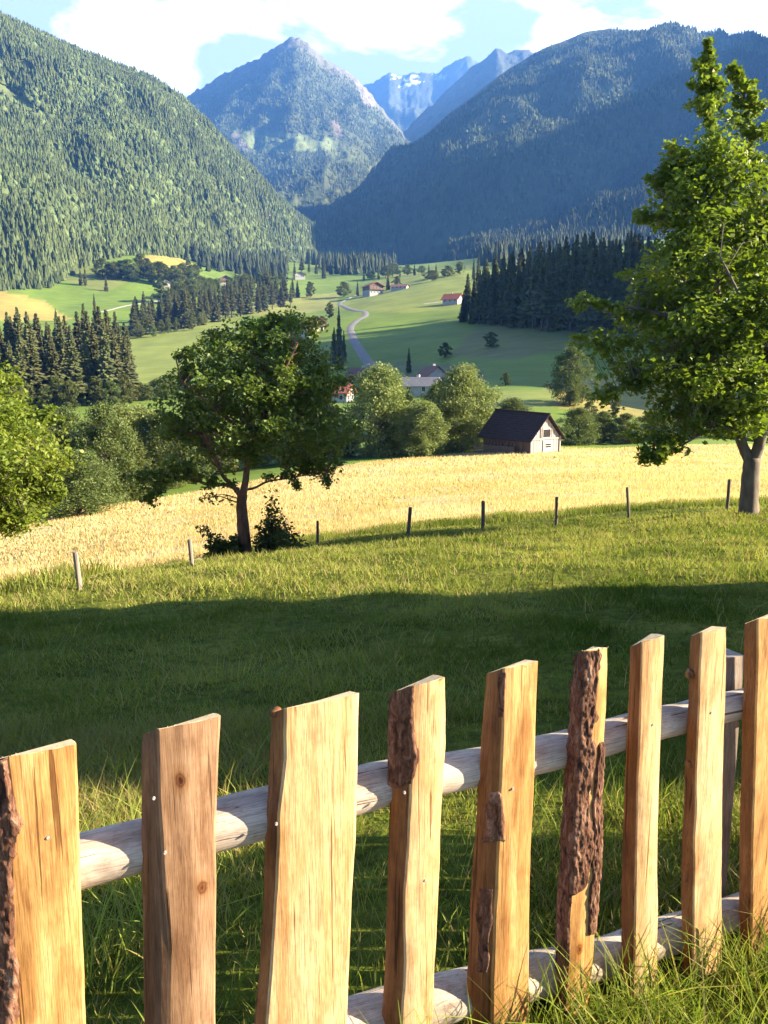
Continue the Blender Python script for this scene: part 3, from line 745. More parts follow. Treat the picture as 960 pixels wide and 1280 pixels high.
# ---- J: trees behind the hay field, left
for u, Y, vt, wd, k, lab in [(55, 92, 532, .9, BRO_FINE[1], 'small leafy tree next to the bright tree at left edge'), (78, 100, 508, 1.0, BRO_FINE[0], 'dark leafy tree behind the bright tree at left edge'),
                             (95, 88, 560, 1.1, BRO_FINE[2], 'low bush at the corner of the hay field'), (112, 98, 525, .9, WIL[1], 'light green tree near the left corner of the hay field'),
                             (132, 96, 502, .8, BRO_FINE[0], 'rounded tree in the middle of the field-edge thicket'), (152, 104, 505, .9, WIL[1], 'pale tree behind the field-edge thicket'),
                             (165, 94, 545, 1.0, BRO_FINE[1], 'dark bush at the foot of the field-edge thicket'), (180, 106, 508, .9, WIL[0], 'pale grey tree left of the fruit tree'),
                             (205, 104, 512, 1.0, BRO_FINE[0], 'tree mostly behind the fruit tree left side'), (235, 104, 520, 1.0, BRO_FINE[2], 'bushy tree behind the fruit tree'),
                             (30, 104, 545, 1.1, BRO_FINE[2], 'bushy tree behind the bright tree at left edge'), (-20, 100, 540, 1.1, BRO_FINE[0], 'leafy tree behind the bright crown at left edge'),
                             (275, 106, 500, 1.0, BRO_FINE[1], 'tree seen through the fruit tree crown'), (320, 108, 505, 1.0, BRO_FINE[0], 'dark tree behind the fruit tree trunk'), (365, 110, 500, 1.0, BRO_FINE[2], 'dark bushy tree behind the fruit tree right side'),
                             (405, 112, 495, .95, BRO_FINE[0], 'dark bush between the fruit tree and the willows'), (432, 108, 520, 1.0, BRO_FINE[1], 'dark shrub left of the pale willow'),
                             (474, 112, 457, .95, WIL[0], 'pale leafy willow at the hay field edge'), (505, 118, 488, .8, WIL[1], 'smaller willow between the two pale willows'),
                             (530, 108, 500, 1.1, WIL[1], 'dark green bush between the pale willows'), (578, 114, 457, .95, WIL[0], 'large pale willow left of the barn'), (548, 120, 478, .9, WIL[1], 'willow behind the large pale willow'),
                             (600, 116, 512, .9, BRO_FINE[0], 'green bush just left of the barn'), (640, 124, 496, 1.0, BRO_FINE[2], 'bush behind the barn roof'),
                             (722, 112, 508, 1.1, BRO_FINE[2], 'low bush right of the barn'), (752, 116, 512, 1.3, BRO_FINE[1], 'greyish bush in the hedge right of the barn'), (780, 114, 515, 1.1, BRO_FINE[0], 'rounded bush in the hedge under the maple branches'),
                             (815, 118, 512, 1.3, BRO_FINE[2], 'hedge bush behind the low maple branches'), (855, 118, 515, 1.3, BRO_FINE[0], 'hedge bush left of the maple trunk'), (905, 120, 512, 1.3, BRO_FINE[1], 'hedge bush seen behind the maple fork'), (955, 120, 512, 1.3, BRO_FINE[2], 'hedge bush right of the maple fork'),
                             (768, 150, 497, 1.1, BRO[1], 'thin bush on the tan slope above the hedge'), (735, 150, 500, 1.0, BRO[0], 'bush on the slope behind the hedge')]:
    Y = Y - (24 if u < 150 else 20 if u < 215 else 12 if u < 300 else 10 if u < 450 else 14 if u < 610 else 6) if Y < 140 else Y
    X = at(u, 560, Y)[0]; P = np.array([X, Y, float(gz(X, Y))]); H = height_to(P, vt)
    plant('broadleaf_tree' if H > 5 else 'bush', k, P, H, lab, 'tree' if H > 5 else 'bush', 'trees and bushes along the hay field edge', wd * (1 if H > 6 else 1.2), sink=.2)

# ------------------------------------------------------------------ the forests on the mountain sides: uncountable, one mass
def low_conifer(k=6, tiers=3, seed=0):
    r = np.random.default_rng(seed); V = []; Fs = []
    for t in range(tiers):
        z0 = .08 + .9 * t / tiers * .95; z1 = min(1, z0 + .62 - .08 * t) if t < tiers - 1 else 1.0
        R = .17 * (1 - .72 * t / tiers)
        n = len(V); V.append((0, 0, z1))
        for j in range(k):
            a = 6.283 * (j + .5 * t) / k; q = R * (1 + .35 * (r.random() - .5))
            V.append((q * math.cos(a), q * math.sin(a), z0 - .05 * r.random()))
        Fs += [(n, n + 1 + j, n + 1 + (j + 1) % k) for j in range(k)]
    return np.array(V), np.array(Fs)
def low_round(seed=0):
    r = np.random.default_rng(seed)
    V = []; Fs = []
    for ring, (z, q) in enumerate([(.05, .16), (.35, .33), (.7, .27)]):
        for j in range(6):
            a = 6.283 * (j + .5 * ring) / 6; s = q * (1 + .4 * (r.random() - .5))
            V.append((s * math.cos(a), s * math.sin(a), z + .08 * (r.random() - .5)))
    V.append((.03, 0, .97))
    for ring in range(2):
        for j in range(6):
            a, b = ring * 6 + j, ring * 6 + (j + 1) % 6; c, d = a + 6, b + 6
            Fs += [(a, b, c), (b, d, c)]
    Fs += [(12 + j, 12 + (j + 1) % 6, 18) for j in range(6)]
    return np.array(V), np.array(Fs)
FV, FF, FC, foff = [], [], [], 0
def scatter(P, H, T, W, tint):
    """one copy of template T per point"""
    global foff
    V, Fs = T
    n = len(P)
    if n == 0: return
    a = rng.random(n) * 6.283; c, s = np.cos(a)[:, None], np.sin(a)[:, None]
    x = V[None, :, 0] * c - V[None, :, 1] * s; y = V[None, :, 0] * s + V[None, :, 1] * c
    hw = (H * W)[:, None]
    out = np.stack([P[:, 0:1] + x * hw, P[:, 1:2] + y * hw, P[:, 2:3] + V[None, :, 2] * H[:, None] - .04 * H[:, None]], -1)
    FV.append(out.reshape(-1, 3))
    FF.append((Fs[None] + (np.arange(n) * len(V) + foff)[:, None, None]).reshape(-1, 3)); foff += n * len(V)
    FC.append(np.repeat(tint, len(V), 0))
def forest_on(key, n, hrange, plo=0.0, phi=1.03, mask=None, tiers=3, k=6, wd=(.8, 1.3), roundfrac=.15, bright=1.0):
    V, nP = SLOPES[key]
    rows, cols = V.shape[:2]
    q = V[:nP]
    # area weighted choice of cells
    e1 = q[1:, :-1] - q[:-1, :-1]; e2 = q[:-1, 1:] - q[:-1, :-1]
    ar = np.abs(e1[..., 0] * e2[..., 1] - e1[..., 1] * e2[..., 0])
    ctr = q[:-1, :-1]
    u, v = proj(ctr)
    ar = ar * ((u > -160) & (u < 1120))
    pr = (ar / ar.sum()).ravel()
    idx = rng.choice(len(pr), n, p=pr)
    i, j = idx // (cols - 1), idx % (cols - 1)
    s, t = rng.random(n)[:, None], rng.random(n)[:, None]
    P = q[i, j] * (1 - s) * (1 - t) + q[i + 1, j] * s * (1 - t) + q[i, j + 1] * (1 - s) * t + q[i + 1, j + 1] * s * t
    p = (i + s[:, 0]) / (nP - 1)
    keep = (p >= plo) & (p <= phi)
    if mask is not None: keep &= rng.random(n) > mask(P, p)
    P = P[keep]; p = p[keep]; n = len(P)
    H = rng.uniform(*hrange, n) * (1 - .35 * np.clip((p - .75) * 4, 0, 1))
    g = fbm(P[:, 0] / 70, P[:, 1] / 70 + P[:, 2] / 90, 3, 33)
    rnd = rng.random(n)
    isr = rnd < roundfrac * np.clip((g - .42) * 9, 0, 3)
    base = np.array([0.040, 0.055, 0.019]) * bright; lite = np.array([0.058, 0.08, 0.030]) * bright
    tint = base * (0.65 + .75 * rng.random(n))[:, None] * (0.75 + .5 * g)[:, None]
    tint[isr] = lite * (0.7 + .6 * rng.random(isr.sum()))[:, None]
    W = rng.uniform(*wd, n)
    for sd in range(3):
        m_ = (~isr) & (np.arange(n) % 3 == sd)
        scatter(P[m_], H[m_], low_conifer(k, tiers, sd), W[m_], tint[m_])
    scatter(P[isr], H[isr] * .7, low_round(2), W[isr], tint[isr])
def mask_left(P, p):
    u, v = proj(P)
    m = clearing(P, 41, 130, 0.6) * .75
    m[in_poly(u, v, [(-60, 92), (0, 105), (30, 122), (48, 140), (40, 146), (0, 122), (-60, 108)])] = 1
    m[in_poly(u, v, [(315, 258), (350, 270), (343, 283), (315, 270)])] = .8
    return m
def mask_peak(P, p):
    u, v = proj(P)
    m = np.maximum(clearing(P, 61, 300, 0.58) * .7, np.clip((p - .8) * 5, 0, .97))
    for poly in ([(432, 88), (470, 100), (470, 135), (455, 132), (447, 108)], [(305, 165), (360, 166), (400, 172), (425, 175), (420, 188), (330, 192), (300, 180)], [(412, 152), (422, 150), (430, 170), (420, 172)], [(285, 165), (298, 168), (312, 190), (300, 188)]):
        m[in_poly(u, v, poly)] = .95
    return m
def mask_right(P, p):
    return np.maximum(clearing(P, 81, 240, 0.57, .1) * .7 * (p > .35), np.clip((p - .78) * 4, 0, .97))
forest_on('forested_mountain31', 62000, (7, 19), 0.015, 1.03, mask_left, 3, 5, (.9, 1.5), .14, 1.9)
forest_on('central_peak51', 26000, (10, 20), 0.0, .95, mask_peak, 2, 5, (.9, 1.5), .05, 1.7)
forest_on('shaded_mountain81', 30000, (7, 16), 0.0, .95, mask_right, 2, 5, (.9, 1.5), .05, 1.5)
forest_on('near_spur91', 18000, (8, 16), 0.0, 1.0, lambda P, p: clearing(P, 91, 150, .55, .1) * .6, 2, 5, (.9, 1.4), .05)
forest_on('rocky_ridge75', 2500, (18, 30), 0.0, .6, None, 2, 5, (.9, 1.5), .0)
# woods on the shaded valley floor and at the foot of the left mountain
nn = 5200
Yr = np.sqrt(rng.uniform(850 ** 2, 2100 ** 2, nn)); ar_ = rng.uniform(-.24, .30, nn); Xr = ar_ * Yr
Pv = np.stack([Xr, Yr, gz(Xr, Yr)], -1); uu, vv = proj(Pv)
open_ = in_poly(uu, vv, [(355, 326), (372, 326), (425, 345), (425, 352), (360, 352)]) | in_poly(uu, vv, [(250, 346), (300, 342), (300, 362), (250, 362)]) | (vv > 345) & (uu > 400) | in_poly(uu, vv, [(500, 330), (600, 310), (600, 345), (470, 345)])
kp = (~open_) & (fbm(Xr / 120, Yr / 120, 3, 44) > .36) & (vv < 352)
Pv = Pv[kp]; n_ = len(Pv)
for sd in range(3):
    m_ = np.arange(n_) % 3 == sd
    scatter(Pv[m_], rng.uniform(16, 27, m_.sum()), low_conifer(6, 3, sd), rng.uniform(.8, 1.3, m_.sum()), np.array([[0.034, 0.05, 0.022]]) * (0.65 + .75 * rng.random(m_.sum()))[:, None])
FV = np.concatenate(FV); FF = np.concatenate(FF); FC = np.concatenate(FC)
tag(link('forest', raw_mesh('forest', FV, FF.ravel(), np.full(len(FF), 3), M_con_far, None, FC)), 'dense conifer forest covering the mountain sides', 'forest', None, 'stuff')
# unseen wooded hill added at the right to shade the slope below the stand
PR = [(random.uniform(120, 270), random.uniform(200, 420)) for _ in range(170)]
for X, Y in PR:
    if X / Y < .53: continue
    P = np.array([X, Y, float(gz(X, Y))])
    plant('spruce', CON[random.randrange(5)], P, random.uniform(24, 32), 'unseen spruce on the wooded hill added at the right', 'tree', 'unseen spruces on the wooded hill added at the right', 1.5)
# ------------------------------------------------------------------ the three near trees
def hero_tree(name, label, Y, base, limbs, outline, axis_u, nclump, leafn, leafsize, csize, mleaf, mbark, seed, extra=(), flat=.6, gap=.0, droop=.3, depth=1.0, trunk_r=.3, split_trunk=True, up=.45):
    """limbs: list of (pixel polyline [(u,v,dY)], r0, r1); the first is the trunk. outline: [(v, uL, uR)] of the crown."""
    r = np.random.default_rng(seed)
    B = at(base[0], base[1], Y); B[2] = float(gz(B[0], B[1]))
    root = empty(name, B)
    tag(root, label, 'tree')
    t = MB(); skel = []
    for li, (pl, r0, r1) in enumerate(limbs):
        pts = [at(u, v, Y + dy) for u, v, dy in pl]
        if li == 0: pts[0] = np.array([B[0], B[1], B[2] - .3])
        pts = smooth_path(pts, 5)
        n = len(pts)
        rad = [r0 + (r1 - r0) * (k / (n - 1)) ** .8 for k in range(n)]
        if li == 0:
            rad = [q * (1 + .45 * math.exp(-k / 1.6)) for k, q in enumerate(rad)]
        t.tube([p - B for p in pts], rad, 10, wob=.10)
        skel += [(p, q) for p, q in zip(pts[1:], rad[1:])]
    SP = np.array([s[0] for s in skel]); SR = np.array([s[1] for s in skel])
    ov = np.array([o[0] for o in outline], float); oL = np.array([o[1] for o in outline], float); oR = np.array([o[2] for o in outline], float)
    vs = np.linspace(ov[0], ov[-1], 200); wd = np.interp(vs, ov, oR) - np.interp(vs, ov, oL)
    pr = wd ** 1.5; pr /= pr.sum()
    cs, rs, ns = [], [], []
    pxm = Y / F
    while len(cs) < nclump:
        v = r.choice(vs, p=pr) + r.normal() * 2
        v = min(max(v, ov[0]), ov[-1])
        L, R = np.interp(v, ov, oL), np.interp(v, ov, oR)
        c0 = np.array([(L + R) / 2, v]); hw = (R - L) / 2
        q = r.random() ** .42; a = r.random() * 6.283
        hw *= .74 + .52 * float(vnoise(v / 26 + (7 if math.cos(a) > 0 else 0), a * .9, seed))
        u = c0[0] + hw * q * math.cos(a) * .97
        dy = hw * pxm * q * math.sin(a) * .85 * depth
        c = at(u, v, Y + dy)
        if gap and fbm(c[0] * 1.5 + 40, c[2] * 1.7 + c[1] * 1.0, 2, seed) < gap: continue
        cs.append(c); rs.append(csize * (.7 + .6 * r.random()) * (0.45 + .55 * min(1, hw / 60))); ns.append(int(leafn * (.5 + r.random())))
    for pl, rr, nn_, k in extra:         # drooping sprays along given lines
        pts = smooth_path([at(u, v, Y + dy) for u, v, dy in pl], k)
        for p in pts:
            cs.append(p + r.normal(size=3) * rr * .4); rs.append(rr * (.7 + .6 * r.random())); ns.append(int(nn_ * (.5 + r.random())))
    # each clump hangs on a thin branch from the limb below it
    cl2, rl2, nl2 = [], [], []; leafn2 = max(4, leafn // 6)
    for c in cs:
        d = np.linalg.norm(SP - c, axis=1) + np.maximum(SP[:, 2] - c[2] + .2, 0) * 1.5
        k = int(np.argmin(d)); s = SP[k]
        L = np.linalg.norm(c - s)
        if L < .15: continue
        m1 = s + (c - s) * .5 + np.array([0, 0, .10 * L]) + r.normal(size=3) * .05 * L
        q = min(SR[k] * .6, .012 + .012 * L)
        t.tube([s - B, m1 - B, c - B], [q, q * .6, .006], 5, cap=False)
        f = r.random(5)[:, None] * .75 + .25
        for p in s * (1 - f) + c * f:
            cl2.append(p); rl2.append(csize * .42); nl2.append(int(leafn2 * (.4 + r.random())))
    P = clump_points(cs + cl2, rs + rl2, ns + nl2, r, flat) - B
    link('trunk', t.mesh('tree_trunk', mbark, True), root)
    link('crown', leaf_mesh('tree_crown', P, leafsize, mleaf, r=r, up=up, droop=droop), root)
    return root

hero_tree('maple_tree', 'tall green maple with a forked grey brown trunk at the right side of the meadow', 25.0, (934, 660),
          [([(934, 660, 0), (936, 630, 0), (938, 600, 0), (940, 572, 0)], .31, .25),
           ([(939, 578, 0), (928, 556, .1), (918, 520, .2), (908, 470, .3), (900, 400, .3), (894, 320, .2), (890, 220, .1), (886, 130, 0), (884, 62, 0)], .19, .02),
           ([(941, 578, 0), (950, 552, -.1), (957, 515, -.2), (963, 450, -.3), (962, 380, -.3), (955, 300, 0), (945, 220, .3), (930, 120, .4), (922, 90, .4)], .2, .02),
           ([(957, 520, -.2), (985, 480, -.4), (1010, 420, -.6), (1030, 360, -.6)], .11, .03),
           ([(916, 512, .2), (880, 478, -.6), (840, 462, -1.0), (800, 470, -1.2), (765, 490, -1.3)], .10, .02),
           ([(908, 470, .3), (880, 425, -.5), (830, 395, -.9), (775, 382, -1.2), (728, 378, -1.2)], .10, .02),
           ([(902, 420, .3), (870, 380, 1.2), (830, 350, 1.8), (800, 330, 2)], .09, .02),
           ([(962, 440, -.3), (940, 400, -1.4), (920, 360, -2.2), (900, 320, -2.4)], .09, .02),
           ([(896, 340, .2), (862, 290, -.2), (835, 250, -.3), (815, 225, -.3)], .06, .015),
           ([(915, 520, .2), (880, 540, -1.2), (845, 560, -1.7), (815, 568, -1.9)], .06, .015)],
          [(100, 868, 900), (130, 866, 925), (150, 860, 945), (172, 852, 958), (195, 838, 970), (230, 818, 985), (255, 812, 990), (272, 800, 1000), (295, 815, 1010), (330, 800, 1020), (360, 788, 1028), (390, 775, 1035), (420, 768, 1045),
           (450, 775, 1050), (475, 785, 1055), (500, 800, 1050), (520, 812, 1045), (540, 820, 1040)],
          780, 800, 34, .168, .56, M_maple, M_bark_grey, 5,
          extra=[([(800, 400, -1), (770, 385, -1.2), (740, 378, -1.2), (716, 374, -1.2)], .30, 26, 4), ([(800, 425, -1), (770, 430, -1.2), (745, 428, -1.2), (728, 424, -1.2)], .32, 30, 4),
                 ([(820, 470, -1), (790, 480, -1.2), (765, 492, -1.3), (748, 498, -1.3)], .34, 34, 4), ([(850, 555, -1.6), (830, 560, -1.8), (816, 566, -1.9), (822, 574, -1.9)], .3, 30, 4),
                 ([(830, 520, -1), (812, 545, -1.4), (790, 552, -1.5)], .28, 22, 3), ([(888, 190, .1), (887, 150, 0), (885, 110, 0), (883, 80, 0), (881, 58, 0)], .20, 34, 5), ([(875, 120, 0), (872, 90, 0)], .16, 22, 3), ([(925, 200, .4), (932, 160, .4), (925, 110, .4), (915, 88, .4)], .22, 26, 4), ([(945, 240, .2), (952, 190, .2), (946, 150, .2)], .34, 44, 4), ([(860, 230, -.2), (850, 200, -.2), (842, 190, -.2)], .3, 40, 4), ([(925, 100, .3), (915, 85, .3)], .18, 20, 3), ([(945, 130, .3), (938, 108, .3)], .2, 20, 3),
                 ([(840, 215, -.3), (826, 216, -.3), (812, 222, -.3)], .24, 22, 3), ([(830, 270, 0), (805, 272, 0), (796, 268, 0)], .24, 20, 3)],
          flat=.62, gap=.395)
hero_tree('fruit_tree', 'spreading dark green fruit tree with a slim leaning reddish trunk', 26.0, (309, 708),
          [([(309, 708, 0), (306, 680, 0), (303, 650, 0), (302, 630, 0), (303, 618, 0)], .23, .16),
           ([(303, 622, 0), (307, 600, 0), (309, 575, 0), (306, 540, .2), (310, 490, .2), (318, 440, .2), (322, 405, .2)], .14, .02),
           ([(301, 620, 0), (290, 606, -.2), (279, 595, -.3), (268, 570, -.6), (250, 530, -.9), (232, 490, -1.0), (220, 450, -1)], .09, .02),
           ([(298, 612, 0), (282, 606, -.3), (262, 606, -.5), (240, 599, -.8), (222, 600, -1), (203, 606, -1.1), (190, 618, -1.2)], .075, .015),
           ([(305, 612, 0), (318, 610, .2), (335, 602, .3), (360, 598, .5), (385, 594, .6), (405, 598, .7)], .05, .012),
           ([(308, 580, 0), (330, 550, .5), (365, 520, 1), (400, 500, 1.2), (422, 485, 1.3)], .08, .02),
           ([(308, 560, 0), (300, 520, 1.2), (280, 470, 2), (262, 430, 2.2)], .08, .02), ([(308, 565, 0), (330, 520, -1.2), (352, 470, -2), (372, 430, -2.1)], .08, .02),
           ([(309, 545, 0), (340, 510, 1.4), (370, 460, 2), (392, 425, 2)], .06, .02), ([(306, 540, 0), (280, 520, -1.2), (255, 500, -2), (230, 478, -2.2)], .06, .02)],
          [(395, 318, 352), (405, 285, 395), (418, 255, 405), (430, 235, 412), (448, 222, 420), (465, 222, 425), (485, 212, 430), (505, 212, 432), (525, 208, 434), (545, 196, 436), (560, 186, 434), (572, 182, 428)],
          640, 470, 42, .125, .46, M_apple, M_bark_red, 8,
          extra=[([(285, 602, -.3), (262, 598, -.5), (240, 595, -.8), (222, 598, -1), (203, 604, -1.1), (190, 618, -1.2), (184, 634, -1.2)], .26, 22, 4), ([(240, 580, -1), (215, 585, -1.2), (195, 590, -1.3), (180, 600, -1.3)], .42, 60, 4),
                 ([(335, 598, .3), (360, 594, .5), (385, 590, .6), (405, 596, .7), (412, 602, .7)], .22, 16, 4), ([(380, 575, .8), (405, 580, 1), (425, 578, 1)], .32, 40, 4),
                 ([(345, 400, 0), (380, 398, .4), (398, 405, .6)], .3, 34, 4), ([(262, 418, 0), (235, 436, -.4), (222, 442, -.5)], .26, 26, 3), ([(262, 612, -.4), (255, 622, -.5)], .16, 8, 3), ([(368, 600, .5), (372, 612, .5)], .14, 8, 3), ([(300, 560, -.8), (320, 570, -1), (290, 575, -1)], .35, 40, 4)],
          flat=.6, gap=.42, depth=1.0)
hero_tree('bright_tree', 'bright yellow green leafy tree reaching in at the left edge', 20.0, (-75, 800),
          [([(-75, 800, 0), (-72, 740, 0), (-74, 690, 0), (-76, 640, 0)], .24, .18), ([(-76, 645, 0), (-80, 580, 0), (-82, 520, 0), (-84, 460, 0)], .15, .03),
           ([(-74, 650, 0), (-40, 620, -.3), (0, 612, -.5), (40, 610, -.6), (62, 618, -.6)], .07, .015), ([(-78, 610, 0), (-40, 570, .4), (0, 540, .7), (38, 525, .8)], .08, .015),
           ([(-76, 640, 0), (-120, 590, 0), (-170, 540, 0)], .09, .02), ([(-80, 580, 0), (-40, 530, -.7), (-10, 500, -1)], .07, .02), ([(-74, 655, 0), (-40, 640, -.8), (0, 640, -1.2), (30, 646, -1.3)], .05, .012)],
          [(438, -60, -30), (452, -110, 2), (466, -150, 12), (476, -170, 4), (492, -190, 22), (505, -205, 50), (520, -215, 66), (540, -225, 66), (560, -230, 68), (580, -230, 70), (600, -230, 74), (618, -230, 76), (635, -220, 72), (648, -200, 55), (658, -170, 30), (668, -120, 8)],
          900, 700, 46, .115, .46, M_bright, M_bark, 13,
          extra=[([(40, 612, -.6), (62, 615, -.6), (78, 618, -.6)], .2, 26, 4), ([(10, 650, -1.2), (28, 655, -1.3), (14, 662, -1.3)], .2, 22, 4), ([(40, 520, .8), (62, 518, .8), (74, 530, .8)], .2, 24, 3)], flat=.65, gap=.30)

# shrubs round the foot of the fruit tree
def shrub(label, Y, u, vb, stems, m, seed, size=.085, group=None, nper=70, rad=.22):
    r = np.random.default_rng(seed)
    B = at(u, vb, Y); B[2] = float(gz(B[0], B[1]))
    o = empty('shrub', B); tag(o, label, 'shrub', group)
    t = MB(); cs = []; rs = []; ns = []
    for (su, sv, dy) in stems:
        T = at(su, sv, Y + dy)
        mid = (B + T) / 2 + np.array([r.normal() * .1, r.normal() * .1, .12])
        pts = smooth_path([B + np.array([r.normal() * .1, r.normal() * .1, -.1]), mid, T], 5)
        t.tube([p - B for p in pts], np.linspace(.03, .006, len(pts)), 5)
        for k, p in enumerate(pts[2:]):
            f = k / len(pts)
            cs.append(p); rs.append(rad * (1.25 - .75 * f)); ns.append(int(nper * (1.2 - .6 * f)))
    link('stem', t.mesh('shrub_stem', M_bark, True), o)
    link('foliage', leaf_mesh('shrub_foliage', clump_points(cs, rs, ns, r, .9) - B, size, m, r=r, up=.4), o)
shrub('leafy shrub with tall upright shoots right of the fruit tree trunk', 25.6, 340, 706, [(341, 620, 0), (330, 652, .2), (350, 650, 0), (362, 668, 0), (376, 682, .2), (345, 680, -.4), (325, 684, -.3), (385, 692, 0), (358, 690, -.5), (320, 672, .3), (335, 695, -.6), (370, 698, -.4), (352, 672, -.8), (332, 668, .6), (360, 680, -.9), (380, 694, -.7), (345, 640, .1), (396, 688, .2), (402, 698, 0), (372, 674, -.2), (326, 660, .3), (390, 700, -.6), (362, 660, .4), (335, 636, .2)], M_shrub, 31, .125, None, 17, .36)
shrub('low dark shrub left of the fruit tree trunk', 25.6, 282, 712, [(250, 660, 0), (262, 680, -.2), (278, 676, 0), (292, 672, .2), (268, 690, -.4), (295, 690, -.4), (285, 684, .4), (300, 680, .3), (256, 696, -.3)], M_shrub, 32, .12, None, 24, .26)
shrub('small dark weed tuft on the sunlit edge of the meadow', 22.3, 195, 752, [(190, 736, 0), (200, 738, 0), (196, 742, -.2), (184, 744, .1)], M_shrub, 33, .09, None, 20, .14)

# ------------------------------------------------------------------ pasture posts along the hay field
M_post = plain('weathered_post_wood', (0.10, 0.075, 0.06), (0.22, 0.17, 0.13), 9.0, (1, 1, .15), bmp=.7, bd=.01)
M_postgrey = plain('grey_post_wood', (0.20, 0.17, 0.13), (0.30, 0.26, 0.21), 9.0, (1, 1, .15), bmp=.7, bd=.01)
for u, vb, vt, Y, lean, r0, m, lab in [(100, 737, 690, 25.3, -6, .042, M_postgrey, 'pale leaning pasture post at the left of the row'), (240, 708, 674, 26.2, -3, .042, M_postgrey, 'pale pasture post left of the fruit tree'),
                                       (396, 684, 651, 26.9, 1, .05, M_post, 'dark pasture post beside the shrub of the fruit tree'), (508, 670, 634, 27.3, 5, .06, M_post, 'pasture post leaning right, between the shrub and the barn side'),
                                       (603, 664, 626, 27.8, 1, .065, M_post, 'upright dark pasture post below the barn'), (695, 657, 621, 28.2, 1, .055, M_post, 'dark pasture post right of the one below the barn'),
                                       (787, 647, 609, 28.6, -3, .055, M_post, 'pasture post leaning left under the maple branches'), (908, 638, 599, 29.2, 4, .06, M_post, 'pasture post just left of the maple trunk'),
                                       (1010, 630, 592, 29.6, 2, .06, M_post, 'pasture post right of the maple'), (-40, 770, 728, 24.6, -2, .07, M_postgrey, 'pale pasture post under the bright tree')]:
    B = hit(u, vb); T = at(u + lean, vt, B[1])
    t = MB(); p0 = B - np.array([0, 0, .4])
    t.tube([np.zeros(3), (T - p0) * .5 + np.array([.012, 0, 0]), (T - p0) * .96, T - p0], [r0 * 1.1, r0, r0 * .95, r0 * .8], 9, wob=.15)
    tag(link('fence_post', t.mesh('fence_post', m), None, p0), lab, 'fence post', 'pasture posts along the hay field')

# ------------------------------------------------------------------ old hay barn
M_barnroof = plain('dark_shingles', (0.022, 0.014, 0.012), (0.05, 0.032, 0.028), 5.0, (1, .3, 3), bmp=.6, bd=.05)
M_barndark = plain('dark_weathered_boards', (0.06, 0.045, 0.035), (0.14, 0.105, 0.08), 4.0, (2.5, 2.5, .2), bmp=.6, bd=.03)
M_barnpale = plain('silvery_boards', (0.22, 0.20, 0.175), (0.40, 0.37, 0.335), 3.0, (4, 4, .2), bmp=.6, bd=.02)
M_barnwhite = plain('whitewashed_boards', (0.38, 0.365, 0.335), (0.52, 0.50, 0.465), 3.0, (4, 4, .25), bmp=.4, bd=.02)
M_dark = plain('dark_opening', (0.010, 0.009, 0.008), (0.02, 0.018, 0.016), 2.0)
M_beam = plain('old_beams', (0.10, 0.075, 0.055), (0.2, 0.15, 0.11), 5.0, bmp=.4)
def local(P, rz):
    o = empty('barn', P, rz); return o
Bc = at(681, 562, 90); Bc[2] = float(gz(Bc[0], Bc[1]))
barn = empty('barn', Bc, math.radians(40)); tag(barn, 'old hay barn with a dark roof and pale boarded gable in the hay field', 'barn')
# local axes: -Y faces out of the gable, +X along the gable to the right
gw, bl, eh, rh = 2.65, 7.0, 1.75, 4.25
m = MB()
m.box(-gw + .1, -gw + .22, .1, bl - .1, -.8, eh)              # long dark side
m.box(gw - .22, gw - .1, .1, bl - .1, -.8, eh)
m.box(-gw + .1, gw - .1, bl - .15, bl, -.8, eh)
for k in range(14):                                           # boards of the side
    y = .3 + k * (bl - .6) / 13; m.box(-gw + .05, -gw + .12, y - .2, y + .2, -.8, eh - .1 - .05 * (k % 3))
link('wall', m.mesh('barn_side_wall', M_barndark), barn)
m = MB(); nb = 20
for k in range(nb):                                           # gable boards, each cut to the roof slope
    x0 = -gw + .12 + k * (2 * gw - .24) / nb; x1 = x0 + (2 * gw - .24) / nb - .02
    zt = lambda x: eh + (rh - eh) * (1 - abs(x) / gw) - .12
    q = .0 if k % 2 else .025
    m.prism([(x0, -.8), (x1, -.8), (x1, zt(x1)), (x0, zt(x0))] if x0 * x1 > 0 else [(x0, -.8), (x1, -.8), (x1, zt(x1)), ((x0 + x1) / 2, zt(0)), (x0, zt(x0))], -.02 - q, .08 - q)
g = link('gable', m.mesh('barn_gable', M_barnpale), barn)
m = MB(); m.box(-.55, .75, -.10, -.055, 1.72, 2.6); h = link('hatch', m.mesh('barn_hatch', M_dark), barn)
m = MB(); m.box(-.63, -.55, -.14, -.05, 1.62, 2.7); m.box(.75, .83, -.14, -.05, 1.62, 2.7); m.box(-.63, .83, -.145, -.05, 2.6, 2.72); m.box(-.63, .83, -.145, -.05, 1.6, 1.72); link('frame', m.mesh('hatch_frame', M_barnwhite), h)
m = MB(); m.box(-.45, 1.15, -.13, -.06, .0, 1.35); link('door', m.mesh('barn_door', M_barnwhite), barn)
m = MB(); m.box(-.1, .85, -.16, -.125, .55, .98); wdw = link('window', m.mesh('barn_window', M_dark), barn)
m = MB(); m.box(-.16, -.1, -.18, -.125, .5, 1.04); m.box(.85, .91, -.18, -.125, .5, 1.04); m.box(-.16, .91, -.183, -.125, .98, 1.04); m.box(-.16, .91, -.183, -.125, .5, .55); m.box(-.1, .85, -.18, -.15, .74, .79); link('frame', m.mesh('window_frame', M_barnwhite), wdw)
m = MB()
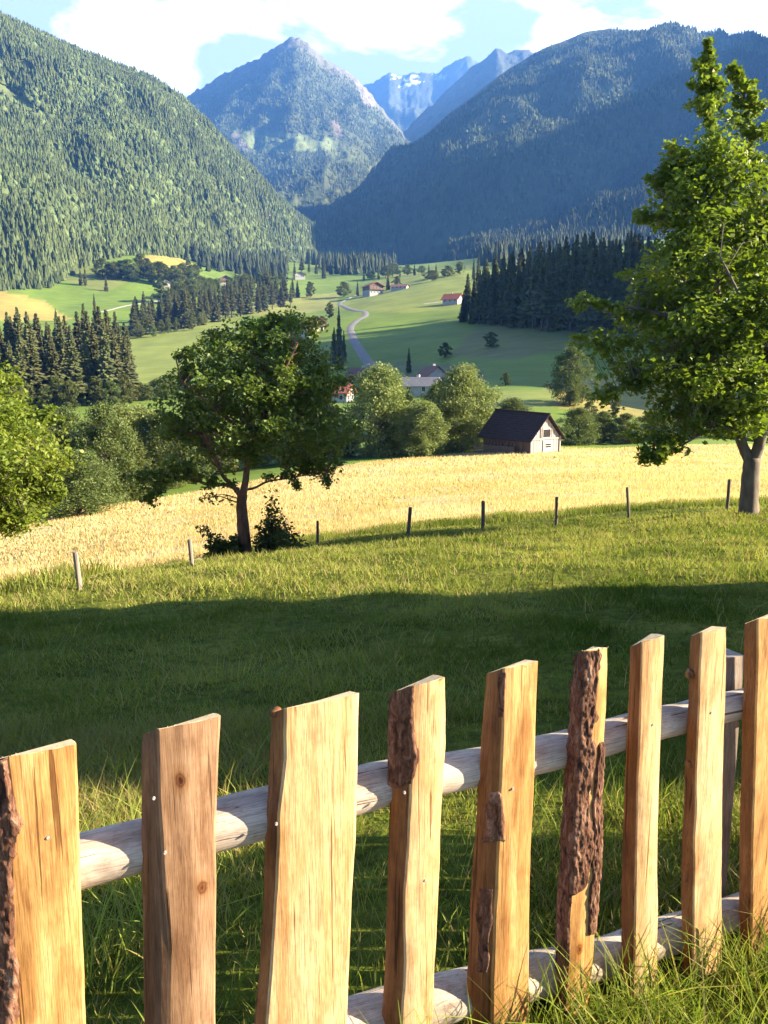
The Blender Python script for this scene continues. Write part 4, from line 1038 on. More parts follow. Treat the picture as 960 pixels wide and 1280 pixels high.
m.box(-gw - .05, gw + .05, -.16, -.05, eh - .28, eh - .1); m.box(-gw + .02, -gw + .2, -.15, -.04, -.8, eh); m.box(gw - .2, gw - .02, -.15, -.04, -.8, eh); m.box(-.9, -.8, -.13, -.06, eh - .1, 3.2); m.box(.98, 1.08, -.13, -.06, eh - .1, 3.0)
link('beam', m.mesh('barn_beams', M_barnpale), barn)
m = MB(); ov = .55; rs_ = (rh - eh) / gw
for s in (-1, 1):
    x1, z1 = s * (gw + .5), rh - rs_ * (gw + .5)
    n = 12
    for k in range(n):                                        # courses of shingles, lapped
        a0, a1 = k / n, (k + 1.25) / n
        a1 = min(a1, 1.0)
        V = []
        for yy_ in (-ov, bl + ov):
            sag = .25 if yy_ > 0 else 0
            for a_, dz in ((a0, .06), (a1, .10), (a1, .02), (a0, -.04)):
                V.append((s * (gw + .5) * a_, yy_, rh + (z1 - rh) * a_ + dz + sag * (1 - .4 * a_)))
        m.add(V, [(0, 1, 2, 3), (7, 6, 5, 4), (0, 4, 5, 1), (1, 5, 6, 2), (2, 6, 7, 3), (3, 7, 4, 0)])
rf = link('roof', m.mesh('barn_roof', M_barnroof), barn)
m = MB(); m.tube([(0, -ov - .05, rh + .08), (0, bl + ov + .05, rh + .34)], [.12, .12], 6); link('ridge_cap', m.mesh('ridge_cap', M_barnroof), rf)
m = MB()
for k in range(9): m.tube([(-gw - .9 + .1 * random.random(), 2.2 + .45 * k, -.5), (-gw - .05, 2.0 + .5 * k + .2 * random.random(), .9 + .35 * random.random())], [.08, .06], 6)
for k in range(5): m.box(-gw - .75, -gw - .6, 1.6 + k * .02, bl + .9, -.3 + .2 * k, -.15 + .2 * k)
link('log_stack', m.mesh('log_stack', M_beam), barn)

# ------------------------------------------------------------------ village houses
M_white = plain('white_render', (0.34, 0.325, 0.30), (0.46, 0.44, 0.41), 1.0)
M_wood = plain('brown_timber', (0.10, 0.06, 0.04), (0.18, 0.11, 0.07), 1.5, (1, 1, 6), bmp=.3)
M_redroof = plain('red_tiles', (0.36, 0.10, 0.06), (0.5, 0.17, 0.10), 1.2, (1, 1, 5), bmp=.4, bd=.08)
M_brownroof = plain('brown_roof', (0.16, 0.085, 0.065), (0.24, 0.13, 0.10), 1.2, (1, 1, 5), bmp=.4, bd=.08)
M_greyroof = plain('grey_roof', (0.16, 0.15, 0.15), (0.25, 0.24, 0.23), 1.2, (1, 1, 5), bmp=.4, bd=.08)
M_glass = plain('window_glass', (0.02, 0.025, 0.03), (0.05, 0.055, 0.06), 1.0, rough=.12)
M_trim = plain('white_trim', (0.6, 0.58, 0.54), (0.7, 0.68, 0.64), 1.0)
def house(label, u, v, deg, W, L, eave, ridge, mroof, upper=True, cat='house', Y=None, name='house', group=None, balcony=True, sink=.0, P=None):
    if P is None: P = hit(u, v) if Y is None else at(u, v, Y)
    P[2] = float(gz(P[0], P[1])) - sink
    o = empty(name, P, math.radians(deg)); tag(o, label, cat, group)
    hw, hl = W / 2, L / 2
    split = eave * .52 if upper else eave
    m = MB(); m.box(-hw, hw, -hl, hl, -2, split); link('wall', m.mesh('house_wall', M_white), o)
    if upper:
        m = MB(); m.prism([(-hw - .04, split), (hw + .04, split), (hw + .04, eave), (0, ridge - .12), (-hw - .04, eave)], -hl - .04, hl + .04); link('timber_storey', m.mesh('timber_storey', M_wood), o)
    else:
        m = MB(); m.prism([(-hw, split), (hw, split), (0, ridge - .12)], -hl, hl); link('gable', m.mesh('house_gable', M_white), o)
    m = MB(); sl_ = (ridge - eave) / hw; ovh = W * .10 + .3
    for s in (-1, 1):
        x1 = s * (hw + ovh); z1 = ridge - sl_ * (hw + ovh)
        V = [(0, y, ridge + d) for y in (-hl - ovh, hl + ovh) for d in (.22, 0)] + [(x1, y, z1 + d) for y in (-hl - ovh, hl + ovh) for d in (.22, 0)]
        m.add(V, [(0, 2, 6, 4), (1, 5, 7, 3), (0, 4, 5, 1), (2, 3, 7, 6), (4, 6, 7, 5), (0, 1, 3, 2)])
    r_ = link('roof', m.mesh('house_roof', mroof), o)
    m = MB(); m.box(hw * .25, hw * .25 + .7, hl * .2, hl * .2 + .7, ridge - 1.2, ridge + .8); link('chimney', m.mesh('chimney', M_white), r_)
    wz = [split * .32] + ([split + (eave - split) * .3] if upper else [])
    for z in wz:
        for side in range(3):
            span = W if side == 0 else L
            n = max(2, int(span / 3))
            for k in range(n):
                c = -span / 2 + span * (k + .5) / n
                a = MB(); b_ = MB()
                if side == 0: a.box(c - .6, c + .6, -hl - .10, -hl - .045, z, z + 1.35); b_.box(c - .45, c + .45, -hl - .13, -hl - .102, z + .12, z + 1.22)
                elif side == 1: a.box(-hw - .10, -hw - .045, c - .6, c + .6, z, z + 1.35); b_.box(-hw - .13, -hw - .102, c - .45, c + .45, z + .12, z + 1.22)
                else: a.box(hw + .045, hw + .10, c - .6, c + .6, z, z + 1.35); b_.box(hw + .102, hw + .13, c - .45, c + .45, z + .12, z + 1.22)
                wn = link('window', a.mesh('house_window', M_trim), o); link('pane', b_.mesh('window_pane', M_glass), wn)
    if upper and balcony:
        m = MB(); m.box(-hw - .1, hw + .1, -hl - 1.3, -hl - .15, split - .15, split); m.box(-hw - .1, hw + .1, -hl - 1.35, -hl - 1.25, split, split + .95); link('balcony', m.mesh('balcony', M_wood), o)
    return o
house('white chalet with a red brown roof where the valley road bends', 466, 369, 25, 13, 16, 7.5, 10.5, M_redroof)
house('low shed roof right of the white chalet', 500, 362, 70, 7, 14, 2.5, 4.5, M_brownroof, False, 'shed', name='shed')
house('small red roofed house beside the dense spruce stand', 566, 380, 60, 8, 10, 3.0, 6.0, M_redroof, False)
house('brown timber farmhouse left of the road, behind the fruit tree', 390, 414, 30, 9, 11, 5.0, 7.6, M_brownroof)
house('small grey roofed hut below the brown farmhouse', 382, 421, 60, 5, 6, 2.4, 4.0, M_greyroof, False, 'hut', name='hut')
house('house with bright orange red roof between the fruit tree and willow', 424, 489, 70, 4.6, 6, 2.6, 4.4, M_redroof, True, Y=205, balcony=False)
house('large house with a dull red roof at the low end of the road', 458, 481, 75, 7, 9, 3.0, 5.6, M_brownroof, True, Y=240)
house('grey roofed house between the two pale willows', 526, 492, 65, 6, 8, 2.5, 4.2, M_greyroof, False, Y=200)
house('small brown roofed house right behind the pale willow', 540, 484, 20, 5, 7, 3.2, 5.2, M_brownroof, False, Y=215)
house('white farmhouse on the far left rise under the dark wood', 281, 356, 20, 12, 14, 5.5, 8.5, M_brownroof)
house('white cottage at the upper meadow road', 205, 360, 40, 8, 9, 4, 6.5, M_greyroof, False)
house('second white cottage just above the upper meadow road cottage', 212, 353, 70, 7, 8, 4, 6.5, M_greyroof, False)
house('white house on the shaded meadow beyond the spruce belt', 374, 349, 15, 12, 14, 5, 8, M_brownroof, False)

# unseen narrow house added out of frame to the right to shadow the meadow
house('unseen narrow timber house added right of the picket fence to shadow the meadow', 0, 0, -93.5, 4.6, 12, 5.9, 7.4, M_brownroof, True, P=np.array([13.2, 5.6, 0.0]), balcony=False)
# ------------------------------------------------------------------ grass and hay
def blades(X, Y, h, wd, lean=.35, seg=2, r=rng, tint=None, z=None):
    """curved grass blades standing on the ground"""
    n = len(X)
    Z = gz(X, Y) if z is None else z
    a = r.random(n) * 6.283
    dx, dy = np.cos(a), np.sin(a)
    b = r.random(n) * 6.283; bx, by = np.cos(b), np.sin(b)        # width direction
    ln = lean * (.3 + 1.2 * r.random(n)) * h
    rows = []
    for k in range(seg):
        f = k / seg
        off = ln * f ** 1.8
        w_ = wd * .5 * (1 - .35 * f)
        c = np.stack([X + dx * off, Y + dy * off, Z - .015 + h * f * (1 - .12 * f)], -1)
        s = np.stack([bx * w_, by * w_, 0 * w_], -1)
        rows += [c - s, c + s]
    rows.append(np.stack([X + dx * ln, Y + dy * ln, Z + h * .86], -1))
    V = np.stack(rows, 1)
    m = V.shape[1]
    fs = []
    for k in range(seg - 1):
        fs += [(2 * k, 2 * k + 1, 2 * k + 3), (2 * k, 2 * k + 3, 2 * k + 2)]
    fs.append((2 * seg - 2, 2 * seg - 1, 2 * seg))
    Fq = (np.arange(n) * m)[:, None, None] + np.array(fs)[None]
    T = None if tint is None else np.repeat(tint, m, 0)
    return V.reshape(-1, 3), Fq.reshape(-1, 3), T
def join(parts):
    V, Fq, T, o = [], [], [], 0
    for v, f, t in parts:
        V.append(v); Fq.append(f + o); T.append(t); o += len(v)
    return np.concatenate(V), np.concatenate(Fq), np.concatenate(T)
def polar(n, Y0, Y1, a0, a1, r=rng):
    Y = np.sqrt(r.uniform(Y0 ** 2, Y1 ** 2, n)); a = r.uniform(a0, a1, n)
    return a * Y, Y
def gtint(X, Y, r=rng, dry=.12, seed=50):
    g = .62 * fbm(X * .55, Y * .55, 4, seed) + .38 * fbm(X * .16, Y * .3, 3, seed + 9) + .05; n = len(X)
    lush = np.array([0.072, 0.115, 0.013]); yell = np.array([0.28, 0.30, 0.075]); straw = np.array([0.34, 0.27, 0.12])
    k = np.clip((g - .33) * 3.2, 0, 1)
    c = lerp(np.tile(lush, (n, 1)), np.tile(yell, (n, 1)), k) * (.7 + .6 * r.random(n))[:, None]
    d = r.random(n) < dry * (0.3 + 1.4 * k)
    c[d] = straw * (.7 + .5 * r.random(d.sum()))[:, None]
    return c
M_grass, nt, b = new_mat('grass_blades')
a_ = N(nt, 'ShaderNodeVertexColor', layer_name='tint')
nt.links.new(a_.outputs['Color'], b.inputs['Base Color']); b.inputs['Roughness'].default_value = .7; b.inputs['Specular IOR Level'].default_value = .06
t_ = N(nt, 'ShaderNodeBsdfTranslucent'); nt.links.new(mix(nt, a_.outputs['Color'], (1.2, 1.3, .6), 1.0, 'MULTIPLY'), t_.inputs['Color'])
ms = N(nt, 'ShaderNodeMixShader'); ms.inputs[0].default_value = .4
nt.links.new(b.outputs[0], ms.inputs[1]); nt.links.new(t_.outputs[0], ms.inputs[2]); nt.links.new(ms.outputs[0], nt.nodes['Material Output'].inputs['Surface'])

# fence line on the ground (see the fence below)
FA, FB = np.array([-0.762 * .87, 1.62 * .87]), np.array([1.011 * .87, 2.35 * .87])
FD = (FB - FA) / np.linalg.norm(FB - FA); FN = np.array([-FD[1], FD[0]])     # FN points away from the viewer
def fdist(X, Y): return (X - FA[0]) * FN[0] + (Y - FA[1]) * FN[1]
parts = []
def add_grass(n, Y0, Y1, a0, a1, h, w0, lean=.5, seg=2, hscale=None, dry=.12, keep=None):
    X, Y = polar(n, Y0, Y1, a0, a1)
    g = fbm(X * 1.3, Y * 1.3, 3, 61)
    k = rng.random(n) < np.clip((g - .2) * 2.6, .12, 1)
    if keep is not None: k &= keep(X, Y)
    X, Y, g = X[k], Y[k], g[k]
    hh = rng.uniform(*h, len(X)) * (.55 + .9 * np.clip((g - .25) * 2, 0, 1))
    parts.append(blades(X, Y, hh, w0 * (.6 + .8 * rng.random(len(X))) * (Y / Y0) ** .35, lean, seg, tint=gtint(X, Y, dry=dry)))
behind = lambda X, Y: (fdist(X, Y) > .10)
add_grass(95000, 1.6, 4.6, -.85, .95, (.04, .11), .0042, .7, 2, keep=behind, dry=.3)
add_grass(95000, 4.6, 9.5, -.72, .78, (.03, .085), .007, .8, 2)
add_grass(65000, 9.5, 17, -.68, .72, (.04, .10), .013, .8, 2)
add_grass(75000, 17, 30, -.66, .70, (.05, .12), .022, .8, 2, keep=lambda X, Y: Y < near_edge(X) + .5)
# longer tufts among the mown grass
tc_ = polar(950, 2.2, 27, -.66, .68); tc_ = (tc_[0], tc_[1])
for x, y in zip(*tc_):
    if y > near_edge(x) or fdist(x, y) < .25: continue
    n = int(26 if y < 8 else 18); sp = .05 + .012 * y
    X = x + rng.normal(size=n) * sp; Y = y + rng.normal(size=n) * sp
    parts.append(blades(X, Y, rng.uniform(.08, .26, n), np.full(n, .004 + .0009 * y), .7, 2, tint=gtint(X, Y, dry=.2) * .95))
# tall grass at the foot of the fence, both sides
def fence_grass(n, d0, d1, s0, s1, h, wd, dry=.1, lean=.55, seg=3):
    s = rng.uniform(s0, s1, n); d = rng.uniform(d0, d1, n)
    X = FA[0] + FD[0] * s + FN[0] * d; Y = FA[1] + FD[1] * s + FN[1] * d
    g = fbm(s * 3, d * 3, 3, 71)
    k = rng.random(n) < np.clip((g - .25) * 3, .1, 1); X, Y, g = X[k], Y[k], g[k]
    parts.append(blades(X, Y, rng.uniform(*h, len(X)) * (.6 + .8 * g), rng.uniform(*wd, len(X)), lean, seg, tint=gtint(X, Y, dry=dry) * np.array([1.0, 1.12, .9])))
fence_grass(9000, -.75, -.06, .6, 3.2, (.10, .24), (.003, .006), .08)
fence_grass(1500, -.5, -.04, 1.0, 3.2, (.2, .34), (.003, .005), .25, .8)
fence_grass(5200, .12, 1.4, -.6, 3.6, (.05, .15), (.003, .006), .3)
fence_grass(900, .5, 1.6, -.6, .4, (.22, .38), (.0035, .006), .15, .8)
# uncut strip along the hay field
n = 42000; X = rng.uniform(-22, 26, n); d = rng.normal(size=n) * .7 + .1; Y = near_edge(X) + d
parts.append(blades(X, Y, rng.uniform(.14, .40, n) * (.4 + fbm(X * .8, Y * .8, 3, 81)), np.full(n, .022), .35, 2, tint=gtint(X, Y, dry=.1) * np.array([.8, .85, .8])))
V, Fq, T = join(parts)
tag(link('grass', raw_mesh('grass', V, Fq.ravel(), np.full(len(Fq), 3), M_grass, None, T)), 'green meadow grass', 'grass', None, 'stuff')

# dry hay standing in the field
parts = []
for n, q0, q1, w0 in [(130000, 0, .35, .026), (100000, .35, .7, .045), (60000, .7, 1.0, .075)]:
    a = rng.uniform(-.72, .72, n * 2)
    q = rng.uniform(q0, q1, n * 2)
    Yg = np.interp(a, (_ne[:, 0] / _ne[:, 1]), _ne[:, 1]); Yf_ = np.interp(a, (_fe[:, 0] / _fe[:, 1]), _fe[:, 1])
    Y = Yg + (Yf_ - Yg) * q ** 1.15 + .2; X = a * Y
    k = rng.random(len(X)) < np.clip((fbm(X * .25, Y * .25, 4, 91) - .22) * 3, .25, 1)
    X, Y = X[k][:n], Y[k][:n]
    g = fbm(X * .12, Y * .2, 4, 95)
    c = lerp(np.tile([.57, .43, .225], (len(X), 1)), np.tile([.67, .525, .32], (len(X), 1)), np.clip((g - .3) * 2.5, 0, 1)) * (.86 + .24 * rng.random(len(X)))[:, None]
    gr = rng.random(len(X)) < .06; c[gr] = np.array([.2, .21, .07])
    parts.append(blades(X, Y, rng.uniform(.12, .36, len(X)) * (.6 + .6 * g), np.full(len(X), w0), .3, 2, tint=c))
V, Fq, T = join(parts)
tag(link('hay', raw_mesh('hay', V, Fq.ravel(), np.full(len(Fq), 3), M_grass, None, T)), 'golden dry hay standing in the field', 'hay', None, 'stuff')

# ------------------------------------------------------------------ picket fence
def wood(name, pale, mid, dark, knots=True, along='z', crack=.8):
    """split pine: the grain runs up the pickets ('z') or along the rails ('x', the fence direction)"""
    m, nt, b = new_mat(name)
    tcn = N(nt, 'ShaderNodeTexCoord')
    rot = N(nt, 'ShaderNodeMapping'); rot.inputs['Rotation'].default_value = (0, 0, -math.atan2(FD[1], FD[0]))
    nt.links.new(tcn.outputs['Object'], rot.inputs[0]); vec = rot.outputs[0]
    st = (lambda across, lo: (across, across, lo)) if along == 'z' else (lambda across, lo: (lo, across, across))
    big = noise(nt, 1.0, 4, .6, vec=vec, stretch=st(18, 2.6), dist=.5)
    grain = noise(nt, 1.0, 6, .7, vec=vec, stretch=st(230, 6), dist=.8)
    fib = noise(nt, 1.0, 3, .6, vec=vec, stretch=st(620, 22))
    blot = noise(nt, 1.0, 5, .7, vec=vec, stretch=(14, 14, 9))
    c = ramp(nt, big, [(.36, pale), (.5, mid), (.68, dark)])
    c = mix(nt, c, ramp(nt, grain, [(.32, (.40, .28, .20)), (.47, (.95, .93, .9)), (.75, (1.12, 1.1, 1.02))]), .75, 'MULTIPLY')
    c = mix(nt, c, ramp(nt, fib, [(.34, (.62, .54, .46)), (.52, (1.0, .99, .98)), (.7, (1.08, 1.07, 1.05))]), .75, 'MULTIPLY')
    c = mix(nt, c, ramp(nt, blot, [(.36, (.72, .66, .62)), (.5, (1, 1, 1)), (.66, (1.1, 1.1, 1.08))]), .7, 'MULTIPLY')
    crk = noise(nt, 1.0, 3, .55, vec=vec, stretch=st(75, 1.5), dist=.5)
    ck = ramp(nt, crk, [(.335, (.25, .17, .12)), (.365, (1, 1, 1))])
    c = mix(nt, c, ck, crack, 'MULTIPLY')
    h = mix(nt, grain, ck, .5)
    if knots:
        vo = N(nt, 'ShaderNodeTexVoronoi'); vo.inputs['Scale'].default_value = 1.0
        mp = N(nt, 'ShaderNodeMapping'); mp.inputs['Scale'].default_value = (8.0, .02, 4.4) if along == 'z' else (3, 9, 9)
        nt.links.new(vec, mp.inputs[0])
        nz = N(nt, 'ShaderNodeTexNoise'); nz.inputs['Scale'].default_value = 40; nt.links.new(vec, nz.inputs['Vector'])
        ad = N(nt, 'ShaderNodeMixRGB', blend_type='LINEAR_LIGHT'); ad.inputs[0].default_value = .035
        nt.links.new(mp.outputs[0], ad.inputs[1]); nt.links.new(nz.outputs['Color'], ad.inputs[2])
        nt.links.new(ad.outputs[0], vo.inputs['Vector'])
        kn = ramp(nt, vo.outputs['Distance'], [(.035, (.16, .08, .04)), (.055, (.55, .36, .22)), (.07, (.35, .2, .11)), (.10, (.85, .76, .64)), (.19, (1, 1, 1))])
        c = mix(nt, c, kn, 1.0, 'MULTIPLY')
    nt.links.new(c, b.inputs['Base Color'])
    b.inputs['Roughness'].default_value = .62
    bump(nt, b, h, .6, .003)
    return m
W_pale = wood('fresh_pale_pine', (.66, .48, .26), (.60, .40, .195), (.46, .26, .10))
W_gold = wood('fresh_golden_pine', (.62, .41, .17), (.52, .30, .105), (.32, .15, .045))
W_brown = wood('weathered_pine', (.40, .255, .15), (.32, .19, .105), (.21, .11, .055))
W_edge = wood('shaded_inner_bark_edge', (.30, .145, .05), (.22, .095, .032), (.11, .042, .015), False)  # inner-bark orange darkened further: shade of the left flank put into the colour
W_edgebrown = wood('shaded_weathered_edge', (.25, .16, .10), (.18, .105, .06), (.09, .048, .027), False)  # weathered pine darkened, with the flank's shade put into its colour
W_rail = wood('silver_grey_rail', (.54, .49, .42), (.45, .40, .34), (.32, .275, .23), True, 'x', 1.0)
W_post = wood('grey_post', (.36, .31, .26), (.30, .25, .21), (.22, .18, .15))
M_cut = plain('sawn_end', (.58, .42, .22), (.72, .55, .32), 60, bmp=.5, bd=.003)
mk, nt, b = new_mat('rough_bark')
f1 = noise(nt, 1.0, 6, .7, stretch=(60, 60, 22), dist=.8); f2 = noise(nt, 1.0, 4, .6, stretch=(14, 14, 6))
c = ramp(nt, f1, [(.34, (.022, .011, .007)), (.46, (.11, .05, .027)), (.58, (.21, .115, .07)), (.72, (.37, .27, .18))])
c = mix(nt, c, ramp(nt, f2, [(.35, (.7, .6, .55)), (.65, (1.15, 1.1, 1.1))]), 1, 'MULTIPLY')
nt.links.new(c, b.inputs['Base Color']); bump(nt, b, f1, 1.0, .008); M_roughbark = mk
M_nail = plain('dull_steel', (.28, .26, .24), (.42, .4, .37), 200, rough=.45)

fo = np.array([*FA, 0.0])
fence = empty('picket_fence', (FA[0], FA[1], float(gz(FA[0], FA[1]))))
FOFF = np.array(fence.location)
tag(fence, 'rustic fence of rough split pine pickets nailed to grey log rails', 'fence')
FD3 = np.array([*FD, 0.]); FN3 = np.array([*FN, 0.]); UP = np.array([0, 0, 1.])
def on_plane(u, v, off=0.0):
    """(distance along the fence, height) of a photograph pixel on the vertical plane `off` behind the picket faces"""
    r = ray(u, v)
    o2 = FA + FN * off
    t = (o2 @ FN) / (r[0] * FN[0] + r[1] * FN[1])
    P = r * t
    return (P[:2] - o2) @ FD, P[2]
def W3(s, z, d): return fo + FD3 * s + UP * z + FN3 * d

def picket(outer, inner, right, thick, mats, bark=None, seed=0, rough=.0015, ground=True, label=None, chips=5, round_=.5):
    """outer/inner/right: pixel polylines of the back-left edge, the front-left edge and the front-right edge"""
    r = np.random.default_rng(seed)
    o_ = np.array([on_plane(u, v, thick) for u, v in outer]); i_ = np.array([on_plane(u, v) for u, v in inner]); r_ = np.array([on_plane(u, v) for u, v in right])
    zb = float(gz(*(FA + FD * r_[:, 0].mean()))) - .12
    def ext(a):
        a = a[np.argsort(-a[:, 1])]
        if a[-1, 1] > zb:
            a = np.vstack([a, [a[-1, 0] + .15 * (a[-1, 0] - a[0, 0]) * 0, zb]])
        return a
    o_, i_, r_ = ext(o_), ext(i_), ext(r_)
    zt_l, zt_r = i_[0, 1], r_[0, 1]; zt_o = o_[0, 1]
    nr = 70
    q = np.linspace(0, 1, nr) ** 1.05
    def edge(a, ztop):
        z = ztop + (zb - ztop) * q
        s = np.interp(-z, -a[:, 1], a[:, 0])
        return s, z
    so_, zo = edge(o_, zt_o); si, zi = edge(i_, zt_l); sr, zr = edge(r_, zt_r)
    wob = lambda f, sd: (fbm(q * f, q * 0 + sd, 3, sd) - .5)
    si = si + rough * 3 * wob(14, seed + 1); sr = sr + rough * 2.2 * wob(12, seed + 2); so_ = so_ + rough * 3 * wob(16, seed + 3)
    # section: back-left, rounded flank, front face, rounded right arris, back-right
    secs = []
    nf = 9
    for k in range(nr):
        S_ = []
        S_.append((so_[k] + .004, zo[k], thick))
        for f in (0, .25, .5, .75, .93):
            bulge = round_ * .35 * abs(si[k] - so_[k]) * math.sin(math.pi * f) + .003 * round_ * math.sin(math.pi * f)
            S_.append((so_[k] + (si[k] - so_[k]) * f - bulge * .6, zo[k] + (zi[k] - zo[k]) * f, thick * (.93 - .93 * f) - bulge * .3 + .002))
        for f in np.linspace(.02, .97, nf):
            cup = -.0035 * math.sin(math.pi * f) + .004 * (fbm(np.array(f * 2.5 + seed), np.array(q[k] * 6), 3, seed) - .5)
            S_.append((si[k] + (sr[k] - si[k]) * f, zi[k] + (zr[k] - zi[k]) * f, float(cup)))
        S_.append((sr[k] + .001, zr[k], .004)); S_.append((sr[k] - .002, zr[k], thick * .6)); S_.append((sr[k] - .008, zr[k], thick))
        secs.append(S_)
    A = np.array(secs); nc = A.shape[1]
    A[:2, :, 1] -= .20 * np.clip(A[:2, :, 2], 0, None)
    A[0, :, 1] += .0025 * (r.random(nc) - .5)
    P = fo + A[..., 0:1] * FD3 + A[..., 1:2] * UP + A[..., 2:3] * FN3
    Vv = (P - FOFF).reshape(-1, 3)
    Fq = grid_faces(nr, nc)
    col = np.arange(len(Fq)) % (nc - 1)
    mi = np.where(col < 5, 1, 0)
    loops = list(Fq.ravel()); cnt = [4] * len(Fq); mi = list(mi)
    back = [[(k + 1) * nc, (k + 1) * nc + nc - 1, k * nc + nc - 1, k * nc] for k in range(nr - 1)]
    for f in back: loops += [f[3], f[0], f[1], f[2]]; cnt.append(4); mi.append(1)
    loops += list(range(nc)); cnt.append(nc); mi.append(2)
    loops += list(range((nr - 1) * nc + nc - 1, (nr - 1) * nc - 1, -1)); cnt.append(nc); mi.append(2)
    ob = link('picket', raw_mesh('picket', Vv, loops, cnt, mats, mi, None, False), fence)
    me = ob.data
    if label: ob['label'] = label
    # splinters along the sawn top
    sp = MB()
    for k in range(chips):
        f = r.random(); j = 5 + int(f * (nf + 1)); p = P[0, min(j, nc - 2)] - FOFF + FN3 * thick * r.random() * .1 - UP * .002
        a = r.normal(size=3) * .6 + UP * .45 + FD3 * (.6 if f > .5 else -.4); a /= np.linalg.norm(a)
        L = .002 + .006 * r.random()
        sp.tube([p - a * .003, p + a * L], [.0011, .0003], 4)
    if chips: link('splinter', sp.mesh('splinter', M_cut), ob)
    # bark left on the picket: rough plates standing proud of the wood
    for bi, (c0, c1, q0, q1, amp) in enumerate(bark or []):
        nu, nv = 60, max(40, int(260 * (q1 - q0)))
        cu = np.linspace(c0, c1, nu); qv = np.linspace(q0, q1, nv)
        I = np.clip(cu * (nc - 1 - 1), 0, nc - 2 - 1e-6); J = np.clip(qv * (nr - 1), 0, nr - 1 - 1e-6)
        i0, j0 = I.astype(int), J.astype(int); fi, fj = (I - i0)[None, :, None], (J - j0)[:, None, None]
        B = P[j0][:, i0] * (1 - fi) * (1 - fj) + P[j0][:, i0 + 1] * fi * (1 - fj) + P[j0 + 1][:, i0] * (1 - fi) * fj + P[j0 + 1][:, i0 + 1] * fi * fj
        nrm = np.cross(np.gradient(B, axis=1), np.gradient(B, axis=0)); nrm /= np.linalg.norm(nrm, axis=-1, keepdims=True) + 1e-12
        nrm *= np.sign((nrm * -FN3).sum(-1, keepdims=True) + .3 * (nrm * -FD3).sum(-1, keepdims=True) + 1e-9)
        zz_ = B[..., 2]; ss = (B - fo) @ FD3 + B[..., :2] @ FN * .7
        hgt = .55 * ridged(ss * 95 + 1.5 * fbm(zz_ * 30, ss * 20, 2, 3) + seed, zz_ * 26 + bi * 7, 4, seed + bi) + .5 * fbm(ss * 150, zz_ * 90, 3, seed + 4) - .15
        U, Q = np.meshgrid(np.linspace(0, 1, nu), np.linspace(0, 1, nv))
        eu = np.where(U < .5, 1.0 if c0 <= .02 else 2 * U, 2 * (1 - U)); eq = np.where(Q < .5, 1.0 if q0 <= 0 else 2 * Q, 1.0 if q1 >= 1 else 2 * (1 - Q))
        long_ = max(1.0, (q1 - q0) * 1.1 / (max(.02, c1 - c0) * .1) * .5)
        edge_ = np.minimum(np.minimum(eu, 1), np.minimum(eq * long_, 1)) * (.35 + .65 * np.minimum(1, eu * np.minimum(eq * long_ * .8, 1)))
        edge_ = np.clip((edge_ - .62 * np.clip(fbm(zz_ * 15 + bi * 3 + seed, ss * 16, 4, seed + 8) - .2, 0, 1)) * 5, -1, 1)
        D = np.where(edge_ > 0, .0015 + 1.35 * amp * hgt * np.clip(edge_ * 1.6, 0, 1), -.006)
        Bv = (B + nrm * D[..., None] - FOFF).reshape(-1, 3)
        Fb = grid_faces(nv, nu)
        keep = (edge_.ravel()[Fb] > -.25).any(1); Fb = Fb[keep]
        link('bark', raw_mesh('bark', Bv, Fb.ravel(), np.full(len(Fb), 4), M_roughbark, None, None, True), ob)
    return ob, P, nc
def nail(ob, u, v):
    s, z = on_plane(u, v)
    c = W3(s, z, -.0045) - FOFF; m = MB()
    m.tube([c + FN3 * .004, c - FN3 * .001], [.0034, .0030], 10)
    link('nail', m.mesh('nail', M_nail), ob)
def knob(ob, u, v, off, rad, L):
    s, z = on_plane(u, v, off); c = W3(s, z, off) - FOFF; m = MB()
    d = -FD3 * .8 - FN3 * .5; d /= np.linalg.norm(d)
    m.tube([c - d * L * .8, c, c + d * L * .7, c + d * L], [rad * 1.5, rad * 1.15, rad, rad * .75], 10, wob=.2)
    link('branch_stub', m.mesh('branch_stub', W_edge, True), ob)

pk = []
# far left, outside the frame
picket([(-215, 975), (-215, 1280)], [(-205, 975), (-208, 1280)], [(-120, 958), (-116, 1280)], .035, [W_gold, W_edge, M_cut], None, 90)
p1, *_ = picket([(-22, 948), (-24, 1100), (-22, 1280)], [(10, 946), (16, 1000), (14, 1100), (18, 1200), (10, 1280)], [(95, 930), (97, 990), (100, 1100), (104, 1200), (107, 1280)], .05, [W_gold, W_edge, M_cut],
                [(.0, .46, .0, .75, .011)], 1, label='wide golden picket with dark bark down its left side')
p2, *_ = picket([(178, 914), (177, 1000), (178, 1100), (180, 1200), (180, 1280)], [(198, 911), (200, 1000), (204, 1060), (207, 1110), (214, 1180), (212, 1280)], [(276, 895), (272, 960), (269, 1040), (270, 1130), (269, 1280)], .036,
                [W_brown, W_edgebrown, M_cut], None, 2, label='duller brown weathered picket', chips=6)
p3, *_ = picket([(339, 888), (336, 960), (331, 1060), (329, 1130), (325, 1200), (318, 1280)], [(357, 885), (356, 950), (348, 1020), (346, 1110), (340, 1200), (333, 1280)], [(449, 867), (447, 950), (445, 1050), (440, 1120), (437, 1200), (434, 1280)], .038,
                [W_pale, W_edge, M_cut], None, 3, label='widest pale picket with a sawn smooth face')
knob(p3, 344, 891, .028, .008, .012)
